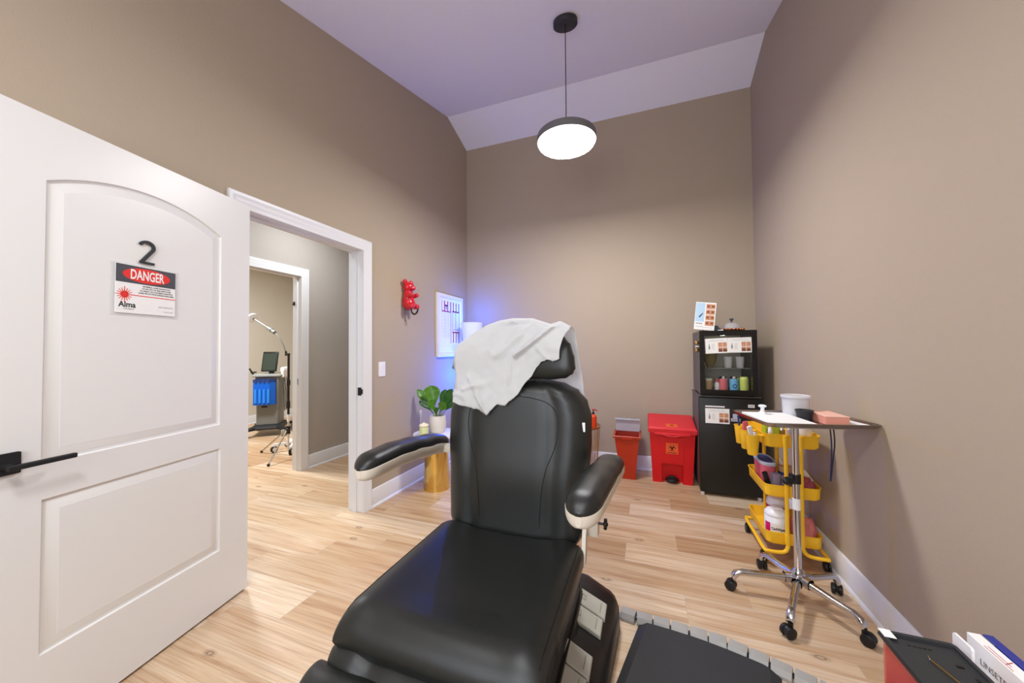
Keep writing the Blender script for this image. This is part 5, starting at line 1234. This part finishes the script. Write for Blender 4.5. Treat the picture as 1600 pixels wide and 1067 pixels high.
# ------------------------------------------------------------------ facial machine in the far room
fm = thing('facial_machine', 'grey wheeled facial machine with blue fluid tank in the far room', 'machine', (-5.38, 3.84, 0), R(40)); fm.scale = (0.74, 0.74, 1.0)
b = B(); b.loft([[(x, y, z) for x, y in rrect(w_, d_, 0.05, 5)] for z, w_, d_ in ((0.17, 0.40, 0.44), (0.60, 0.40, 0.44), (0.87, 0.44, 0.48))]); b.obj('body', 'grey_plastic', fm, sharp=30)
b = B(); b.loft([[(x, y, z) for x, y in rrect(w_, d_, 0.05, 5)] for z, w_, d_ in ((0.875, 0.50, 0.54), (0.885, 0.52, 0.56), (0.905, 0.52, 0.56), (0.912, 0.50, 0.54))]); b.obj('top_shelf', 'wheel_grey', fm, sharp=30)
b = B(); b.loft([[(-0.21, -0.16, z), (-0.21, -0.34, z), (0.07, -0.34, z), (0.15, -0.27, z), (0.15, -0.10, z)] for z in (0.485, 0.80)]); b.loft([[(-0.215, -0.15, z), (-0.215, -0.345, z), (0.073, -0.345, z), (0.157, -0.27, z), (0.157, -0.10, z)] for z in (0.47, 0.486)]); b.obj('fluid_tank', 'tank_blue', fm)
for k in range(4):
    b = B(); b.cyl((-0.165+0.072*k, -0.346, 0.60), 0.024, 0.20, 16); b.obj('vial', 'tank_light', fm)
b = B()
b.loft([[(-0.215, -0.15, z), (-0.215, -0.34, z), (0.07, -0.34, z), (0.155, -0.27, z), (0.155, -0.10, z)] for z in (0.802, 0.842)])
for k in range(4): b.cyl((-0.165+0.072*k, -0.33, 0.818), 0.022, 0.06, 16)
b.obj('tank_cap', 'navy', fm)
b = B(); b.box((-0.02, 0.02, 1.095), (0.31, 0.035, 0.31), 0.012, 3, (R(-14), 0, R(-18))); b.cyl((0.0, 0.06, 0.93), 0.05, 0.05, 20); b.seg((0, 0.07, 0.93), (0.0, 0.05, 1.05), 0.025); mo = b.obj('monitor', 'black_plastic', fm)
b = B(); b.box((-0.02-0.0065, 0.02-0.0195, 1.095-0.0045), (0.265, 0.004, 0.262), 0.002, 1, (R(-14), 0, R(-18))); b.obj('screen', 'screen', mo)
for k in range(3):
    b = B(); x, y = 0.265, -0.20+0.135*k
    b.lathe([(0, 0), (0.022, 0), (0.034, 0.03), (0.034, 0.075), (0.046, 0.095), (0.046, 0.125), (0.036, 0.15), (0, 0.155)], (x, y, 0.86), 20); b.obj('handpiece', 'white_plastic', fm)
    b = B(); b.tube([(x, y, 0.86), (x+0.02, y+0.01, 0.70), (x+0.03, y+0.03, 0.45+0.05*k), (x+0.01, y+0.10, 0.35), (x-0.02, y+0.16, 0.55), (x-0.03, y+0.18, 0.82)], 0.006, 8, smooth=5); b.obj('hose', 'grey_dark', fm)
b = B(); b.box((-0.27, -0.1, 0.94), (0.05, 0.20, 0.02), 0.006); b.seg((-0.25, -0.16, 0.9), (-0.30, -0.24, 1.0), 0.014); b.obj('side_handle', 'black_plastic', fm)
b = B(); b.bb(-0.10, 0.0, -0.2255, -0.2205, 0.42, 0.445); b.obj('badge', 'black_plastic', fm)
b = B(); b.loft([[(x, y, z) for x, y in rrect(w_, d_, 0.07, 5)] for z, w_, d_ in ((0.10, 0.50, 0.60), (0.125, 0.56, 0.66), (0.165, 0.46, 0.54))])
for sx in (-1, 1):
    for sy in (-1, 1): b.loft([[(sx*0.20+a*sx*0.13+o*0.045, sy*0.24+a*sy*0.15-o*sx*sy*0.04, z) for o, z in ((-1, 0.15-0.03*a), (1, 0.15-0.03*a), (1, 0.10), (-1, 0.10))] for a in (0, 0.6, 1.0)])
b.obj('wheel_base', 'black_matt', fm)
for sx in (-1, 1):
    for sy in (-1, 1):
        b = B(); x, y = sx*0.315, sy*0.375; 
        for o in (-0.016, 0.016): b.cyl((x+o*0.7, y+o*0.7, 0.0555), 0.055, 0.022, 28, 'X', bev=0.004)
        b.obj('caster', 'wheel_grey', fm)
# ------------------------------------------------------------------ lamp on a tripod in the far room
tl = thing('arm_lamp', 'black tripod lamp with long curved arm in the far doorway', 'lamp', (-3.985, 3.06, 0))
b = B(); b.cyl((0, 0, 0.86), 0.013, 0.74, 14); b.cyl((0, 0, 0.88), 0.02, 0.06, 14); b.cyl((0, 0, 0.62), 0.019, 0.08, 14); b.obj('pole', 'black_plastic', tl)
b = B(); b.cyl((0, 0, 0.35), 0.0105, 0.52, 14); b.obj('lower_tube', 'chrome', tl)
b = B(); b.cyl((0, 0, 0.46), 0.014, 0.09, 14); b.obj('label_wrap', 'card_white', tl)
b = B(); b.cyl((0, 0, 0.32), 0.022, 0.09, 14); b.ball((0.02, -0.025, 0.33), 0.018, 12); b.obj('tripod_hub', 'black_plastic', tl)
for a in (178, 290, 60):
    c_, s_ = math.cos(R(a)), math.sin(R(a))
    b = B(); b.seg((0.015*c_, 0.015*s_, 0.33), (0.48*c_ if a == 178 else 0.34*c_, 0.48*s_ if a == 178 else 0.34*s_, 0.018), 0.0085, 10); lg = b.obj('leg', 'steel', tl)
    b = B(); b.ball(((0.48 if a == 178 else 0.34)*c_, (0.48 if a == 178 else 0.34)*s_, 0.016), 0.016, 12); b.obj('foot', 'black_plastic', lg)
b = B(); b.bb(-0.05, 0.012, -0.012, 0.012, 1.205, 1.228, 0.003); b.seg((-0.045, 0, 1.20), (-0.045, 0, 1.255), 0.012); b.obj('clamp', 'black_plastic', tl)
b = B(); b.tube([(-0.045, 0, 1.235), (-0.10, 0, 1.345), (-0.17, 0, 1.43), (-0.26, 0, 1.495)], 0.007, 10, smooth=5); b.obj('gooseneck', 'grey_plastic', tl)
b = B(); b.seg((-0.24, 0, 1.482), (-0.36, 0, 1.545), 0.022, 14, 0.018); b.seg((-0.36, 0, 1.545), (-0.62, 0, 1.665), 0.010, 10); b.ball((-0.30, 0, 1.515), 0.026, 14); b.obj('lamp_arm', 'grey_plastic', tl)
b = B(); q = Vector((-0.9, 0, 0.42)).to_track_quat('Z', 'Y').to_matrix().to_4x4(); b.lathe([(0, 0), (0.05, 0.0), (0.062, 0.008), (0.062, 0.028), (0.05, 0.034), (0, 0.034)], n=28, mtx=Matrix.Translation((-0.62, 0, 1.665)) @ q); b.obj('lamp_head', 'white_plastic', tl)
# ------------------------------------------------------------------ low white rolling base in the far room
sb = thing('wheeled_base', 'low white star-shaped wheeled base on the floor behind the tripod leg', 'wheeled base', (-4.19, 3.32, 0))
b = B(); b.cyl((0, 0, 0.10), 0.03, 0.05, 18)
for k in range(5):
    a = R(72*k+20); c_, s_ = math.cos(a), math.sin(a)
    b.loft([[(c_*t-s_*x, s_*t+c_*x, z) for x, z in ((-0.018, z0-0.012), (0.018, z0-0.012), (0.014, z0+0.012), (-0.014, z0+0.012))] for t, z0 in ((0.0, 0.105), (0.23, 0.095))])
b.obj('star_base', 'white_plastic', sb)
for k in range(5):
    a = R(72*k+20); c_, s_ = math.cos(a), math.sin(a); b = B()
    mtx = Matrix.Translation((c_*0.23, s_*0.23, 0.041)) @ Matrix.Rotation(R(20+50*k), 4, 'Z')
    b.cyl((0, 0, 0), 0.040, 0.028, 28, 'X', bev=0.004, mtx=mtx); cs = b.obj('caster', 'black_plastic', sb)
    b = B(); b.cyl((0, 0, 0), 0.026, 0.031, 24, 'X', bev=0.002, mtx=mtx); b.cyl((0, 0, 0.045), 0.018, 0.02, 14, mtx=mtx); b.obj('wheel_disc', 'white_plastic', cs)

# ------------------------------------------------------------------ small table with boxes, lower right of the picture
TX0, TX1, TY0, TY1, TZ0 = 0.37, 0.965, 0.15, 0.90, 0.56
bt = thing('work_table', 'low white table under the red bin and cartons at lower right', 'table', (0.66, 0.5, 0))
b = B(); b.bb(TX0, TX1, TY0, TY1, TZ0-0.03, TZ0, 0.003); b.obj('tabletop', 'white_plastic', bt, world=True)
for x in (TX0+0.03, TX1-0.03):
    for y in (TY0+0.03, TY1-0.03):
        b = B(); b.bb(x-0.018, x+0.018, y-0.018, y+0.018, 0.0, TZ0-0.0305, 0.003); b.obj('leg', 'white_plastic', bt, world=True)
rz = thing('red_bin', 'red see-through bin with flat black lid at the lower right edge', 'bin', (0.467, 0.72, TZ0+0.0005))
b = B(); xa, xb, ya, yb, za, zb = 0.415, 0.515, 0.60, 0.888, TZ0+0.0008, 0.710
for a in ((xa, xa+0.003, ya, yb), (xb-0.003, xb, ya, yb), (xa+0.003, xb-0.003, ya, ya+0.003), (xa+0.003, xb-0.003, yb-0.003, yb)): b.bb(*a, za, zb)
b.bb(xa+0.003, xb-0.003, ya+0.003, yb-0.003, za, za+0.003); b.obj('shell', 'acrylic_red', rz, world=True)
b = B(); b.bb(xa-0.006, xb+0.002, ya-0.006, yb+0.006, zb+0.0005, zb+0.006, 0.001, 1)
pl_ = [(x+(xa+xb-0.004)/2, y+(ya+yb)/2) for x, y in rrect(xb-xa+0.008, yb-ya+0.012, 0.008)]
pi_ = [(x+(xa+xb-0.004)/2, y+(ya+yb)/2) for x, y in rrect(xb-xa-0.004, yb-ya-0.002, 0.006)]
b.prism(pl_, lambda u, v, d: (u, v, d), zb+0.005, zb+0.011, holes=[list(reversed(pi_))]); ld = b.obj('lid', 'charcoal', rz, world=True)
b = B(); b.tube([(0.455, 0.845, zb+0.010), (0.452, 0.838, zb+0.012), (0.452, 0.832, zb+0.012), (0.468, 0.775, zb+0.012), (0.475, 0.735, zb+0.012)], 0.0014, 8); b.obj('wire_catch', 'brass', ld, world=True)
for u in range(5): b = B(); b.bb(0.440+0.007*u, 0.445+0.007*u, 0.868, 0.8695, zb+0.0062, zb+0.0068); b.obj('slot', 'black_gloss', ld, world=True)
b = B(); b.bb(0.488, 0.497, 0.838, 0.842, zb+0.0062, zb+0.0075); b.obj('lid_clip', 'black_gloss', ld, world=True)
b = B(); b.bb(0.497, 0.502, 0.812, 0.818, zb+0.0062, zb+0.0072); b.obj('lid_rivet', 'black_gloss', ld, world=True)
b = B(); b.bb(xa-0.0055, xa+0.012, yb-0.016, yb+0.0055, zb+0.0112, zb+0.0122); b.obj('corner_label', 'card_white', ld, world=True)
cw = thing('folded_card', 'small white card standing between the black lid and the white carton', 'card', (0.529, 0.89, TZ0+0.0005))
b = B(); b.prism([(0, 0), (0.042, 0), (0.042, 0.166), (0.039, 0.170), (0.003, 0.170), (0, 0.166)], lambda u, v, d: (0.527+d, 0.873+u, TZ0+0.0008+v), 0.0, 0.004); b.obj('card', 'card_white', cw, world=True)
b = B(); b.bb(0.5265, 0.527, 0.885, 0.900, TZ0+0.145, TZ0+0.149); b.obj('print', 'ink_soft', cw, world=True)
wc = thing('white_carton', 'white printed carton at the lower right corner', 'carton', (0.572, 0.78, TZ0+0.0005))
b = B(); b.bb(0.560, 0.579, 0.60, 0.938, TZ0+0.0008, 0.722, 0.0008, 1); b.obj('carton', 'card_white', wc, world=True)
b = B(); b.text('LINSETE', 0.015, lambda u, v, d: (0.560-0.0003-d, 0.884-u, 0.690+v), 0.0002, width=0.050, res=2); b.obj('lettering', 'grey_dark', wc, world=True)
b = B(); b.bb(0.562, 0.563, 0.85, 0.905, 0.7221, 0.7224); b.bb(0.567, 0.568, 0.86, 0.905, 0.7221, 0.7224); b.box((0.570, 0.868, 0.72225), (0.014, 0.0012, 0.0003), 0, 1, (0, 0, 0.5)); b.obj('red_print', 'red_dark', wc, world=True)
bc = thing('blue_carton', 'blue carton standing behind the white printed carton', 'carton', (0.594, 0.78, TZ0+0.0005))
b = B(); b.bb(0.5825, 0.597, 0.60, 0.940, TZ0+0.0008, 0.7225, 0.0008, 1); b.obj('carton', 'box_blue', bc, world=True)
b = B(); b.prism([(0.905, 0.7), (0.940, 0.7), (0.940, 0.72), (0.915, 0.72)], lambda u, v, d: (d, u, v), 0.5818, 0.5824); b.obj('silver_patch', 'wheel_grey', bc, world=True)
